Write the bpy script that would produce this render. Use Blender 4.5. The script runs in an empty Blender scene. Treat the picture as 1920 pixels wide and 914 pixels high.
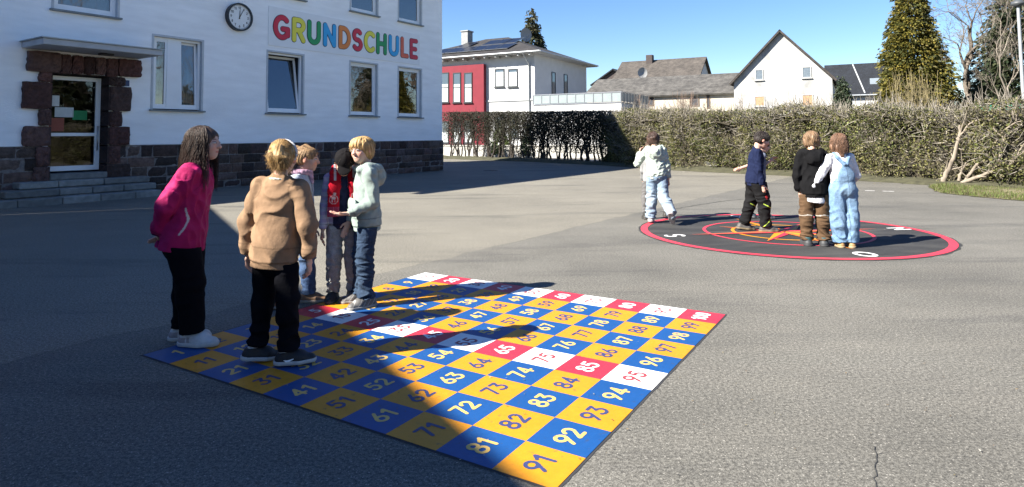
import bpy, math, numpy as np
from mathutils import Vector, Matrix, Euler
import openvdb as vdb

# ------------------------------------------------------------------ camera, sky, sun, exposure
SC = bpy.context.scene
COL = SC.collection
RAD = math.radians
CAM_H, FPX, PCX, PCY, HZ = 1.45, 1181.0, 960.0, 194.0, 254.6
cam_d = bpy.data.cameras.new('camera')
cam = bpy.data.objects.new('camera', cam_d); COL.objects.link(cam)
cam_d.sensor_fit = 'HORIZONTAL'; cam_d.sensor_width = 36.0
cam_d.lens = 36.0 * FPX / 1920.0
cam_d.shift_y = -(457.0 - PCY) / 1920.0
cam_d.clip_start = 0.05; cam_d.clip_end = 3000
PITCH, ROLL = math.atan((HZ - PCY) / FPX), math.atan(-0.006)
c_f = Vector((0, math.cos(PITCH), math.sin(PITCH))); c_r0 = Vector((1, 0, 0)); c_u0 = c_r0.cross(c_f)
cr, sr = math.cos(-ROLL), math.sin(-ROLL)
c_r = c_r0 * cr - c_u0 * sr; c_u = c_u0 * cr + c_r0 * sr
m = Matrix.Identity(4)
for i in range(3):
    m[i][0], m[i][1], m[i][2] = c_r[i], c_u[i], -c_f[i]
m[2][3] = CAM_H
cam.matrix_world = m
SC.camera = cam

SUN_TO = 203.0      # compass of the sun in the plan, from +X
SUN_EL = 38.5
world = bpy.data.worlds.new('World'); SC.world = world; world.use_nodes = True
wn = world.node_tree.nodes; wl_ = world.node_tree.links
sky = wn.new('ShaderNodeTexSky'); sky.sky_type = 'NISHITA'; sky.sun_disc = False
sky.sun_elevation = RAD(SUN_EL); sky.sun_rotation = RAD(90.0 - SUN_TO)
sky.altitude = 1200; sky.air_density = 1.25; sky.dust_density = 0.0; sky.ozone_density = 5.0
bg = wn['Background']; bg.inputs['Strength'].default_value = 0.05
hs = wn.new('ShaderNodeHueSaturation'); hs.inputs['Hue'].default_value = .510; hs.inputs['Saturation'].default_value = 1.15; hs.inputs['Value'].default_value = 1.0
wl_.new(sky.outputs[0], hs.inputs['Color']); wl_.new(hs.outputs[0], bg.inputs[0])
sun_d = bpy.data.lights.new('sun', 'SUN'); sun_d.energy = 5.0; sun_d.angle = RAD(0.53); sun_d.color = (1.0, 0.95, 0.86)
sun = bpy.data.objects.new('sun', sun_d); COL.objects.link(sun); sun.location = (-30, -12, 40)
tosun = Vector((math.cos(RAD(SUN_TO)) * math.cos(RAD(SUN_EL)), math.sin(RAD(SUN_TO)) * math.cos(RAD(SUN_EL)), math.sin(RAD(SUN_EL))))
sun.rotation_euler = (-tosun).to_track_quat('-Z', 'Y').to_euler()
vs = SC.view_settings
vs.view_transform = 'Standard'; vs.look = 'None'; vs.gamma = 1.0; vs.exposure = 1.93; vs.use_curve_mapping = False

# ------------------------------------------------------------------ survey helpers (photo sighting -> plan)
def ray(x, y):
    return np.array(c_r) * ((x - PCX) / FPX) + np.array(c_u) * ((PCY - y) / FPX) + np.array(c_f)
def gnd(x, y, z=0.0):
    d = ray(x, y); t = (z - CAM_H) / d[2]; return np.array([0, 0, CAM_H]) + d * t
def at(x, y, Y):
    d = ray(x, y); return np.array([0, 0, CAM_H]) + d * (Y / d[1])

def lin(r, g, b):
    f = lambda c: c / 12.92 if c <= 0.04045 else ((c + 0.055) / 1.055) ** 2.4
    return (f(r / 255.0), f(g / 255.0), f(b / 255.0))

# ------------------------------------------------------------------ materials
MATS = {}
def M(name, col=(0.5, 0.5, 0.5), rough=0.6, var=0.12, scale=6.0, bump=0.0, bscale=80.0, bdist=0.01, spec=0.4, metal=0.0,
      attr=False, stretch=(1, 1, 1), sss=0.0, var2=0.0, scale2=1.0, dirt=None, sheen=0.0, trans=0.0, bdetail=4):
    if name in MATS: return MATS[name]
    mt = bpy.data.materials.new(name); mt.use_nodes = True
    nt = mt.node_tree; N = nt.nodes; L = nt.links
    b = N['Principled BSDF']
    tc = N.new('ShaderNodeTexCoord'); mp = N.new('ShaderNodeMapping'); L.new(tc.outputs['Object'], mp.inputs[0])
    mp.inputs['Scale'].default_value = stretch
    if attr:
        a = N.new('ShaderNodeAttribute'); a.attribute_name = 'tint'; base = a.outputs['Color']
    else:
        rgb = N.new('ShaderNodeRGB'); rgb.outputs[0].default_value = (*col, 1); base = rgb.outputs[0]
    def vary(src, v, s, detail=5):
        nz = N.new('ShaderNodeTexNoise'); nz.inputs['Scale'].default_value = s; nz.inputs['Detail'].default_value = detail
        L.new(mp.outputs[0], nz.inputs['Vector'])
        mr = N.new('ShaderNodeMapRange'); mr.inputs[1].default_value = 0.3; mr.inputs[2].default_value = 0.7
        mr.inputs[3].default_value = 1 - v; mr.inputs[4].default_value = 1 + v
        L.new(nz.outputs[0], mr.inputs[0])
        vm = N.new('ShaderNodeVectorMath'); vm.operation = 'SCALE'
        L.new(src, vm.inputs[0]); L.new(mr.outputs[0], vm.inputs['Scale'])
        return vm.outputs[0]
    if var: base = vary(base, var, scale)
    if var2: base = vary(base, var2, scale2, 3)
    if dirt:   # (colour, noise scale, threshold, softness)
        nz = N.new('ShaderNodeTexNoise'); nz.inputs['Scale'].default_value = dirt[1]; nz.inputs['Detail'].default_value = 6
        L.new(mp.outputs[0], nz.inputs['Vector'])
        mr = N.new('ShaderNodeMapRange'); mr.inputs[1].default_value = dirt[2]; mr.inputs[2].default_value = dirt[2] + dirt[3]
        L.new(nz.outputs[0], mr.inputs[0])
        mx = N.new('ShaderNodeMix'); mx.data_type = 'RGBA'; L.new(mr.outputs[0], mx.inputs['Factor'])
        L.new(base, mx.inputs['A']); mx.inputs['B'].default_value = (*dirt[0], 1); base = mx.outputs['Result']
    L.new(base, b.inputs['Base Color'])
    b.inputs['Roughness'].default_value = rough; b.inputs['Metallic'].default_value = metal
    b.inputs['Specular IOR Level'].default_value = spec
    if sss:
        b.inputs['Subsurface Weight'].default_value = sss; b.inputs['Subsurface Radius'].default_value = (0.01, 0.004, 0.002)
    if sheen: b.inputs['Sheen Weight'].default_value = sheen; b.inputs['Sheen Roughness'].default_value = 0.6
    if bump:
        nb = N.new('ShaderNodeTexNoise'); nb.inputs['Scale'].default_value = bscale; nb.inputs['Detail'].default_value = bdetail; nb.inputs['Roughness'].default_value = .6
        L.new(mp.outputs[0], nb.inputs['Vector'])
        bp = N.new('ShaderNodeBump'); bp.inputs['Strength'].default_value = bump; bp.inputs['Distance'].default_value = bdist
        L.new(nb.outputs[0], bp.inputs['Height']); L.new(bp.outputs[0], b.inputs['Normal'])
    MATS[name] = mt
    return mt

def leaf_mat(name, rough=0.55, transl=0.3, spec=0.25):
    if name in MATS: return MATS[name]
    mt = bpy.data.materials.new(name); mt.use_nodes = True
    nt = mt.node_tree; N = nt.nodes; L = nt.links
    b = N['Principled BSDF']; out = N['Material Output']
    a = N.new('ShaderNodeAttribute'); a.attribute_name = 'tint'
    L.new(a.outputs['Color'], b.inputs['Base Color']); b.inputs['Roughness'].default_value = rough
    b.inputs['Specular IOR Level'].default_value = spec
    tr = N.new('ShaderNodeBsdfTranslucent'); L.new(a.outputs['Color'], tr.inputs[0])
    mx = N.new('ShaderNodeMixShader'); mx.inputs[0].default_value = transl
    L.new(b.outputs[0], mx.inputs[1]); L.new(tr.outputs[0], mx.inputs[2]); L.new(mx.outputs[0], out.inputs[0])
    MATS[name] = mt; return mt

def glass_mat(name, ior=1.7, tint=(0.85, 0.9, 0.92)):
    if name in MATS: return MATS[name]
    mt = bpy.data.materials.new(name); mt.use_nodes = True
    nt = mt.node_tree; N = nt.nodes; L = nt.links
    N.remove(N['Principled BSDF']); out = N['Material Output']
    fr = N.new('ShaderNodeFresnel'); fr.inputs[0].default_value = ior
    t = N.new('ShaderNodeBsdfTransparent'); t.inputs[0].default_value = (*tint, 1)
    gl = N.new('ShaderNodeBsdfGlossy'); gl.inputs['Roughness'].default_value = 0.015
    # old panes are never flat
    tc = N.new('ShaderNodeTexCoord'); nz = N.new('ShaderNodeTexNoise'); nz.inputs['Scale'].default_value = 1.6
    L.new(tc.outputs['Object'], nz.inputs['Vector'])
    bp = N.new('ShaderNodeBump'); bp.inputs['Strength'].default_value = 0.05; bp.inputs['Distance'].default_value = 0.05
    L.new(nz.outputs[0], bp.inputs['Height']); L.new(bp.outputs[0], gl.inputs['Normal'])
    mx = N.new('ShaderNodeMixShader'); L.new(fr.outputs[0], mx.inputs[0]); L.new(t.outputs[0], mx.inputs[1]); L.new(gl.outputs[0], mx.inputs[2])
    L.new(mx.outputs[0], out.inputs[0]); MATS[name] = mt; return mt

# ------------------------------------------------------------------ mesh helpers
class MB:
    """collects polygons; build() links them as one mesh object"""
    def __init__(s): s.v = []; s.f = []; s.t = []; s.mi = []; s.n = 0; s.sm = []
    def add(s, verts, faces, tint=None, mi=0, smooth=False):
        verts = np.asarray(verts, float).reshape(-1, 3); o = s.n
        s.v.append(verts); s.n += len(verts)
        for f in faces: s.f.append([i + o for i in f])
        k = len(faces)
        s.mi += [mi] * k; s.sm += [smooth] * k
        tt = np.ones((len(verts), 3)) * (np.asarray(tint, float) if tint is not None else 0.5); s.t.append(tt)
        return s
    def box(s, lo, hi, tint=None, mi=0, R=None, c=None):
        x0, y0, z0 = lo; x1, y1, z1 = hi
        v = np.array([(x0, y0, z0), (x1, y0, z0), (x1, y1, z0), (x0, y1, z0), (x0, y0, z1), (x1, y0, z1), (x1, y1, z1), (x0, y1, z1)], float)
        if R is not None:
            cc = np.array(c if c is not None else (0, 0, 0)); v = (v - cc) @ np.array(R).T + cc
        return s.add(v, [(0, 3, 2, 1), (4, 5, 6, 7), (0, 1, 5, 4), (1, 2, 6, 5), (2, 3, 7, 6), (3, 0, 4, 7)], tint, mi)
    def bbox(s, lo, hi, bev=0.01, tint=None, mi=0):
        """box with chamfered edges"""
        lo = np.array(lo, float); hi = np.array(hi, float); b = min(bev, 0.45 * (hi - lo).min())
        vs, idx = [], {}
        for sx in (0, 1):
            for sy in (0, 1):
                for sz in (0, 1):
                    c = np.array([(lo, hi)[k][i] for i, k in enumerate((sx, sy, sz))]); d = np.array([1 - 2 * sx, 1 - 2 * sy, 1 - 2 * sz]) * b
                    for ax in range(3):
                        p = c + d; p[ax] = c[ax]; idx[(sx, sy, sz, ax)] = len(vs); vs.append(p)
        F = []
        def q(*k): F.append([idx[a] for a in k])
        for ax in range(3):
            a1, a2 = (ax + 1) % 3, (ax + 2) % 3
            for e in (0, 1):
                loop = []
                for u, w in ((0, 0), (1, 0), (1, 1), (0, 1)):
                    k = [0, 0, 0]; k[ax] = e; k[a1] = u; k[a2] = w; loop.append((*k, ax))
                q(*(loop if e else loop[::-1]))
        for ax in range(3):            # edges running along ax
            a1, a2 = (ax + 1) % 3, (ax + 2) % 3
            for u in (0, 1):
                for w in (0, 1):
                    k0 = [0, 0, 0]; k1 = [0, 0, 0]; k0[a1] = k1[a1] = u; k0[a2] = k1[a2] = w; k1[ax] = 1
                    lp = [(*k0, a1), (*k1, a1), (*k1, a2), (*k0, a2)]
                    q(*(lp if (u ^ w) else lp[::-1]))
        for sx in (0, 1):
            for sy in (0, 1):
                for sz in (0, 1):
                    lp = [(sx, sy, sz, 0), (sx, sy, sz, 1), (sx, sy, sz, 2)]
                    q(*(lp if (sx + sy + sz) % 2 else lp[::-1]))
        return s.add(vs, F, tint, mi)
    def quads(s, V, tint, mi=0, smooth=False):
        """V (n,4,3) loose quads with tint (n,3)"""
        n = len(V); o = s.n
        s.v.append(V.reshape(-1, 3)); s.n += 4 * n
        s.f.append(np.arange(4 * n).reshape(n, 4) + o)
        s.mi.append(np.full(n, mi)); s.sm.append(np.full(n, smooth))
        s.t.append(np.repeat(np.asarray(tint, float), 4, axis=0)); return s
    def build(s, name, mats, parent=None, xf=None):
        if not isinstance(mats, (list, tuple)): mats = [mats]
        V = np.concatenate(s.v) if s.v else np.zeros((0, 3)); T = np.concatenate(s.t) if s.t else np.zeros((0, 3))
        loops, starts, mis, sms, pos = [], [], [], [], 0
        fi = 0
        lf, mi_l, sm_l = [], [], []
        mi_i, sm_i = iter(s.mi), iter(s.sm)
        for f in s.f:
            if isinstance(f, np.ndarray):
                n = len(f); loops.append(f.ravel()); k = f.shape[1]; starts.append(pos + np.arange(n) * k); pos += n * k
                mis.append(next(mi_i)); sms.append(next(sm_i))
            else:
                loops.append(np.array(f)); starts.append(np.array([pos])); pos += len(f)
                mis.append(np.array([next(mi_i)])); sms.append(np.array([next(sm_i)]))
        me = bpy.data.meshes.new(name)
        if not len(V): V = np.zeros((0, 3))
        LP = np.concatenate(loops).astype(np.int32); ST = np.concatenate(starts).astype(np.int32)
        me.vertices.add(len(V)); me.vertices.foreach_set('co', V.astype(np.float32).ravel())
        me.loops.add(len(LP)); me.loops.foreach_set('vertex_index', LP)
        me.polygons.add(len(ST)); me.polygons.foreach_set('loop_start', ST)
        me.polygons.foreach_set('material_index', np.concatenate(mis).astype(np.int32))
        me.polygons.foreach_set('use_smooth', np.concatenate(sms).astype(bool))
        a = me.attributes.new('tint', 'FLOAT_COLOR', 'POINT')
        a.data.foreach_set('color', np.c_[T, np.ones(len(T))].astype(np.float32).ravel())
        me.update(calc_edges=True); me.validate()
        for mt in mats: me.materials.append(mt)
        o = bpy.data.objects.new(name, me); COL.objects.link(o)
        if parent is not None: o.parent = parent
        return o

def tag(o, label=None, cat=None, group=None, kind=None):
    if label: o['label'] = label
    if cat: o['category'] = cat
    if group: o['group'] = group
    if kind: o['kind'] = kind
    return o
def empty(name, loc=(0, 0, 0), rz=0.0, label=None, cat=None, group=None):
    o = bpy.data.objects.new(name, None); COL.objects.link(o); o.empty_display_size = 0.2
    o.location = loc; o.rotation_euler = (0, 0, rz); return tag(o, label, cat, group)
def children(o): return list(o.children)
def copy_tree(o, parent=None):
    kids = children(o); c = o.copy(); COL.objects.link(c)
    if parent is not None: c.parent = parent
    for ch in kids: copy_tree(ch, c)
    return c

def tube(mb, pts, rad, n=6, tint=None, mi=0, smooth=True, cap=True):
    P = np.asarray(pts, float); k = len(P); R = np.broadcast_to(np.asarray(rad, float), (k,))
    T = np.gradient(P, axis=0); T /= np.maximum(np.linalg.norm(T, axis=1, keepdims=True), 1e-9)
    u = np.cross(T[0], (0.3, 0.5, 0.81)); u /= np.linalg.norm(u)
    V = []
    for i in range(k):
        u = u - T[i] * (u @ T[i]); u /= max(np.linalg.norm(u), 1e-9); w = np.cross(T[i], u)
        a = np.linspace(0, 2 * np.pi, n, endpoint=False)
        V.append(P[i] + R[i] * (np.cos(a)[:, None] * u + np.sin(a)[:, None] * w))
    V = np.concatenate(V)
    i = np.arange(k - 1)[:, None] * n; j = np.arange(n)[None]; j2 = (j + 1) % n
    F = np.stack([i + j, i + j2, i + n + j2, i + n + j], -1).reshape(-1, 4)
    o = mb.n; mb.v.append(V); mb.n += len(V); mb.f.append(F + o); mb.mi.append(np.full(len(F), mi)); mb.sm.append(np.full(len(F), smooth))
    tt = np.asarray(tint if tint is not None else (0.5, 0.5, 0.5), float)
    mb.t.append(np.repeat(tt, n, axis=0) if tt.ndim == 2 else np.ones((len(V), 3)) * tt)
    if cap: mb.add(V[-n:], [list(range(n))], tt if tt.ndim == 1 else tt[-1], mi); mb.add(V[:n], [list(range(n))[::-1]], tt if tt.ndim == 1 else tt[0], mi)

def leaves(mb, P, size, rng, tint, aspect=0.55, up=None, upw=0.0, droop=0.0):
    """one bent little quad per point"""
    n = len(P); a = rng.normal(size=(n, 3))
    if up is not None: a = a * (1 - upw) + np.asarray(up) * upw
    a /= np.linalg.norm(a, axis=1, keepdims=True)
    b = rng.normal(size=(n, 3)); b -= a * (a * b).sum(1, keepdims=True); b /= np.linalg.norm(b, axis=1, keepdims=True)
    sz = (np.asarray(size) * rng.uniform(0.6, 1.3, n))[:, None]
    c = np.cross(a, b)
    V = np.stack([P - a * sz * .5, P + b * sz * aspect * .5 + c * sz * .08, P + a * sz * .5, P - b * sz * aspect * .5 + c * sz * .08], 1)
    mb.quads(V, tint)

def sinnoise(P, freq, seed, n=6):
    r = np.random.RandomState(seed); out = 0
    for i in range(n):
        k = r.normal(size=3); k = k / np.linalg.norm(k) * freq * r.uniform(.6, 1.7)
        out = out + np.sin(P @ k + r.uniform(0, 6.28))
    return out / n * 1.6

# ---- flat lettering from strokes: a union outline by marching squares
def arc(cx, cy, rx, ry, a0, a1, n=18):
    a = np.radians(np.linspace(a0, a1, n)); return np.c_[cx + rx * np.cos(a), cy + ry * np.sin(a)]
GL = {
 '0': (0.62, [arc(.31, .5, .25, .44, 0, 360, 36)]),
 '1': (0.40, [np.array([(.06, .74), (.27, .93), (.27, .06)])]),
 '2': (0.60, [np.r_[arc(.29, .68, .23, .25, 165, -35, 16), [(.07, .07), (.55, .07)]]]),
 '3': (0.60, [np.array([(.09, .93), (.5, .93), (.28, .58)]), arc(.27, .33, .26, .26, 90, -150, 20)]),
 '4': (0.66, [np.array([(.44, .06), (.44, .93), (.07, .27), (.62, .27)])]),
 '5': (0.60, [np.r_[[(.5, .93), (.16, .93), (.12, .56)], arc(.27, .34, .25, .27, 110, -150, 20)]]),
 '6': (0.60, [arc(.3, .3, .24, .24, 0, 360, 30), np.array([(.42, .94), (.22, .62), (.09, .42)])]),
 '7': (0.58, [np.array([(.06, .93), (.53, .93), (.22, .06)])]),
 '8': (0.60, [arc(.3, .28, .24, .22, 0, 360, 30), arc(.3, .73, .2, .2, 0, 360, 30)]),
 '9': (0.60, [arc(.3, .7, .24, .24, 0, 360, 30), np.array([(.18, .06), (.38, .38), (.51, .58)])]),
 'G': (.80, [np.r_[arc(.42, .5, .34, .42, 48, 325, 26), [(.72, .44), (.46, .44)]], np.array([(.72, .44), (.72, .2)])]),
 'R': (.70, [np.array([(.12, .07), (.12, .93)]), np.r_[[(.12, .93)], arc(.38, .71, .24, .22, 90, -90, 14), [(.12, .49)]], np.array([(.36, .49), (.62, .07)])]),
 'U': (.78, [np.r_[[(.12, .93)], arc(.39, .36, .27, .29, 180, 360, 18), [(.66, .93)]]]),
 'N': (.80, [np.array([(.12, .07), (.12, .93), (.66, .07), (.66, .93)])]),
 'D': (.76, [np.r_[[(.12, .07), (.12, .93)], arc(.3, .5, .36, .43, 90, -90, 18), [(.12, .07)]]]),
 'S': (.64, [np.r_[arc(.32, .71, .22, .22, 40, 255, 14), arc(.32, .28, .23, .22, 75, -145, 14)]]),
 'C': (.70, [arc(.42, .5, .32, .42, 50, 310, 26)]),
 'H': (.76, [np.array([(.12, .07), (.12, .93)]), np.array([(.64, .07), (.64, .93)]), np.array([(.12, .5), (.64, .5)])]),
 'L': (.58, [np.array([(.12, .93), (.12, .07), (.52, .07)])]),
 'E': (.62, [np.array([(.54, .93), (.12, .93), (.12, .07), (.54, .07)]), np.array([(.12, .5), (.48, .5)])]),
 'O': (.84, [arc(.42, .5, .34, .43, 0, 360, 40)]),
 'W': (1.05, [np.array([(.06, .93), (.28, .07), (.52, .75), (.76, .07), (.98, .93)])]),
 'K': (.7, [np.array([(.12, .07), (.12, .93)]), np.array([(.6, .93), (.14, .45)]), np.array([(.3, .58), (.64, .07)])]),
}
def stroke_sdf(strokes, X, Y):
    d = np.full(X.shape, 1e9)
    for S in strokes:
        S = np.asarray(S, float)
        for a, b in zip(S[:-1], S[1:]):
            e = b - a; L2 = max(e @ e, 1e-12); t = np.clip(((X - a[0]) * e[0] + (Y - a[1]) * e[1]) / L2, 0, 1)
            d = np.minimum(d, np.hypot(X - a[0] - t * e[0], Y - a[1] - t * e[1]))
    return d
def march(D, x0, y0, h):
    """filled polygons where D<0 (grid D[i,j] at x0+i*h, y0+j*h); shared vertices -> clean outline"""
    V, F, idx = [], [], {}
    def vid(key, p):
        if key not in idx: idx[key] = len(V); V.append(p)
        return idx[key]
    nx, ny = D.shape
    for i in range(nx - 1):
        for j in range(ny - 1):
            c = [(i, j), (i + 1, j), (i + 1, j + 1), (i, j + 1)]; dv = [D[a] for a in c]
            if min(dv) >= 0: continue
            poly = []
            for k in range(4):
                a, b = c[k], c[(k + 1) % 4]; da, db = dv[k], dv[(k + 1) % 4]
                if da < 0: poly.append(vid(a, (x0 + a[0] * h, y0 + a[1] * h)))
                if (da < 0) != (db < 0):
                    t = da / (da - db); t = min(max(t, .02), .98)
                    key = (a, b) if a < b else (b, a)
                    poly.append(vid(key, (x0 + (a[0] + (b[0] - a[0]) * t) * h, y0 + (a[1] + (b[1] - a[1]) * t) * h)))
            if len(poly) >= 3: F.append(poly)
    return np.array(V), F
def glyph_poly(text, height, stroke, h, gap=0.12, xscale=1.0, grow=0.0, jitter=0.0, seed=0):
    strokes, x = [], 0.0
    for ch in text:
        w, S = GL[ch]
        for s_ in S: strokes.append(np.c_[(s_[:, 0] + x) * xscale, s_[:, 1]] * height)
        x += w + gap
    W = (x - gap) * xscale * height
    mgn = stroke + grow + 2 * h
    xs = np.arange(-mgn, W + mgn, h); ys = np.arange(-mgn, height + mgn, h)
    X, Y = np.meshgrid(xs, ys, indexing='ij'); D = stroke_sdf(strokes, X, Y) - stroke / 2 - grow
    if jitter:
        r = np.random.RandomState(seed); D = D + r.uniform(-jitter, jitter, D.shape)
    V, F = march(D, xs[0], ys[0], h)
    V[:, 0] -= W / 2; V[:, 1] -= height / 2
    return V, F, W
def extrude_poly(mb, V3, F, nrm, th, tint=None, mi=0):
    """front polygons at V3 + nrm*th, with side walls back to V3"""
    nrm = np.asarray(nrm, float); mb.add(V3 + nrm * th, F, tint, mi)
    edges = {}
    for f in F:
        for a, b in zip(f, f[1:] + f[:1]): edges[(a, b)] = 1
    side = [(a, b) for (a, b) in edges if (b, a) not in edges]
    n = len(V3); mb.add(np.r_[V3, V3 + nrm * th], [(a, b, b + n, a + n) for a, b in side], tint, mi)
# ================================================================== SETTING: ground
HEDGE = [(-6.2, 43.2), (-4.56, 41.3), (1.17, 35.4), (4.86, 30.4), (6.9, 26.0), (9.9, 22.3), (11.2, 19.6), (12.4, 17.3), (13.6, 14.9), (15.8, 10.5), (19.0, 4.0)]

def asphalt_mat():
    mt = bpy.data.materials.new('asphalt'); mt.use_nodes = True
    nt = mt.node_tree; N = nt.nodes; L = nt.links; b = N['Principled BSDF']
    tc = N.new('ShaderNodeTexCoord')
    def noise(s, d=4, src=None, rough=0.5):
        n = N.new('ShaderNodeTexNoise'); n.inputs['Scale'].default_value = s; n.inputs['Detail'].default_value = d; n.inputs['Roughness'].default_value = rough
        L.new(src or tc.outputs['Object'], n.inputs['Vector']); return n.outputs[0]
    def mrange(x, a, b_, c, d):
        r = N.new('ShaderNodeMapRange'); r.inputs[1].default_value = a; r.inputs[2].default_value = b_; r.inputs[3].default_value = c; r.inputs[4].default_value = d
        L.new(x, r.inputs[0]); return r.outputs[0]
    def mix(f, A, B):
        x = N.new('ShaderNodeMix'); x.data_type = 'RGBA'
        if isinstance(f, float): x.inputs['Factor'].default_value = f
        else: L.new(f, x.inputs['Factor'])
        for k, v in (('A', A), ('B', B)):
            if isinstance(v, tuple): x.inputs[k].default_value = (*v, 1)
            else: L.new(v, x.inputs[k])
        return x.outputs['Result']
    def math_(op, a, b_):
        x = N.new('ShaderNodeMath'); x.operation = op
        for i, v in enumerate((a, b_)):
            if isinstance(v, (int, float)): x.inputs[i].default_value = v
            else: L.new(v, x.inputs[i])
        return x.outputs[0]
    # the older, worn-in surface lies beyond a laying seam
    p, q = gnd(890, 472)[:2], gnd(1212, 396)[:2]; d = (q - p) / np.linalg.norm(q - p); nn = np.array([-d[1], d[0]])
    dt = N.new('ShaderNodeVectorMath'); dt.operation = 'DOT_PRODUCT'; L.new(tc.outputs['Object'], dt.inputs[0]); dt.inputs[1].default_value = (nn[0], nn[1], 0)
    wob = mrange(noise(1.6, 5), 0.3, 0.7, -0.06, 0.06)
    sd = math_('ADD', math_('SUBTRACT', dt.outputs['Value'], float(nn @ p)), wob)
    old = mrange(sd, -0.05, 0.05, 0.0, 1.0)
    newc = mix(mrange(noise(0.55, 6, rough=.6), .35, .65, 0, 1), ASPH_NEW[0], ASPH_NEW[1])
    oldc = mix(mrange(noise(0.4, 6, rough=.6), .35, .65, 0, 1), ASPH_OLD[0], ASPH_OLD[1])
    c = mix(old, newc, oldc)
    # dark tar bead along the seam
    bead = mrange(math_('ABSOLUTE', sd, 0), 0.0, 0.035, 0.35, 0.0); c = mix(bead, c, (.035, .035, .035))
    # long smears left by tyres and rain
    mp = N.new('ShaderNodeMapping'); mp.inputs['Rotation'].default_value = (0, 0, RAD(-12)); mp.inputs['Scale'].default_value = (.35, 2.2, 1)
    L.new(tc.outputs['Object'], mp.inputs[0])
    sm = mrange(noise(1.0, 7, mp.outputs[0], .62), .44, .68, 0, .45); c = mix(sm, c, (.135, .126, .107))
    sm2 = mrange(noise(.7, 6, mp.outputs[0], .6), .54, .70, 0, .6); c = mix(sm2, c, (.036, .036, .036))
    # aggregate: fine grain, pale chips and dark pits
    g1 = mrange(noise(150, 3), .34, .66, .5, 1.5)
    g2 = mrange(noise(55, 3), .34, .66, .62, 1.38)
    sc_ = N.new('ShaderNodeVectorMath'); sc_.operation = 'SCALE'; L.new(c, sc_.inputs[0]); L.new(math_('MULTIPLY', g1, g2), sc_.inputs['Scale']); c = sc_.outputs[0]
    vo = N.new('ShaderNodeTexVoronoi'); vo.inputs['Scale'].default_value = 75; L.new(tc.outputs['Object'], vo.inputs['Vector'])
    wn_ = N.new('ShaderNodeTexWhiteNoise'); L.new(vo.outputs['Color'], wn_.inputs[0])
    chip = math_('MULTIPLY', mrange(vo.outputs['Distance'], .2, .3, 1, 0), mrange(wn_.outputs[0], .84, .86, 0, .75)); c = mix(chip, c, (.34, .32, .28))
    L.new(c, b.inputs['Base Color']); b.inputs['Roughness'].default_value = .85; b.inputs['Specular IOR Level'].default_value = .3
    bp = N.new('ShaderNodeBump'); bp.inputs['Strength'].default_value = .55; bp.inputs['Distance'].default_value = .004
    L.new(noise(150, 3), bp.inputs['Height']); L.new(bp.outputs[0], b.inputs['Normal'])
    return mt
ASPH_NEW = ((.086, .082, .071), (.124, .118, .102)); ASPH_OLD = ((.128, .119, .097), (.168, .156, .126))

mb = MB(); mb.add([(-700, -60, -.02), (900, -60, -.02), (900, 1500, -.02), (-700, 1500, -.02)], [(0, 1, 2, 3)])
tag(mb.build('ground', M('earth', (.10, .095, .06), .95, .3, .4, bump=.4, bscale=6, var2=.2, scale2=.05)), kind='structure')
mb = MB()
yard = [(-40, -30), (30, -30), (24, 0)] + [(x - .45, y - .25) for x, y in HEDGE[::-1][1:]] + [(-40, 70)]
mb.add([(x, y, 0) for x, y in yard], [list(range(len(yard)))])
tag(mb.build('schoolyard', asphalt_mat()), kind='structure')
# street on the far side of the hedge, pale with dust, and a pavement strip in front of the houses
hd = np.array([(9.9 + 4.56), (22.3 - 41.3)]); hd = hd / np.linalg.norm(hd); hn = np.array([-hd[1], hd[0]])
def strip(name, a, b, z, mat, t0=-14, t1=55):
    o = np.array([-4.56, 41.3]); q = MB()
    P = [o + hd * t0 + hn * a, o + hd * t1 + hn * a, o + hd * t1 + hn * b, o + hd * t0 + hn * b]
    q.add([(*p, z) for p in P], [(0, 1, 2, 3)]); return tag(q.build(name, mat), kind='structure')
strip('road', 2.6, 8.2, 0.0, M('street', (.15, .142, .13), .9, .18, 1.2, bump=.3, bscale=90, bdist=.004))
strip('pavement', 8.35, 10.4, .12, M('paving', (.26, .25, .23), .85, .15, 2.5, bump=.2, bscale=30))
q = MB(); o2 = np.array([-4.56, 41.3])
for a, b in ((8.2, 8.35),):
    P = [o2 + hd * -14 + hn * a, o2 + hd * 55 + hn * a, o2 + hd * 55 + hn * b, o2 + hd * -14 + hn * b]
    V = [(*p, -.015) for p in P] + [(*p, .125) for p in P]
    q.add(V, [(0, 3, 2, 1), (4, 5, 6, 7), (0, 1, 5, 4), (1, 2, 6, 5), (2, 3, 7, 6), (3, 0, 4, 7)])
tag(q.build('kerb', M('concrete', (.38, .37, .35), .9, .15, 3, bump=.2)), kind='structure')

# soil bank the hedge grows out of
def poly_off(pts, off):
    P = np.array(pts, float); T = np.gradient(P, axis=0); T /= np.linalg.norm(T, axis=1, keepdims=True)
    return P + np.c_[-T[:, 1], T[:, 0]] * off
rng = np.random.RandomState(3)
def dens(pts, step):
    P = np.array(pts, float); out = []
    for a, b in zip(P[:-1], P[1:]):
        n = max(int(np.linalg.norm(b - a) / step), 1); out += [a + (b - a) * i / n for i in range(n)]
    return np.array(out + [P[-1]])
HD = dens(HEDGE, .3)
fr, mid, bk = poly_off(HD, -.62), poly_off(HD, .2), poly_off(HD, 1.5)
n = len(HD); V = np.r_[np.c_[fr + rng.normal(0, .05, fr.shape), np.full(n, .004)], np.c_[poly_off(HD, -.3), .1 + rng.uniform(-.03, .03, n)], np.c_[mid, .16 + rng.uniform(-.04, .04, n)], np.c_[bk, np.full(n, -.01)]]
F = [(i + k * n, i + 1 + k * n, i + 1 + (k + 1) * n, i + (k + 1) * n) for k in range(3) for i in range(n - 1)]
mb = MB(); mb.add(V, F, smooth=True)
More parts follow.
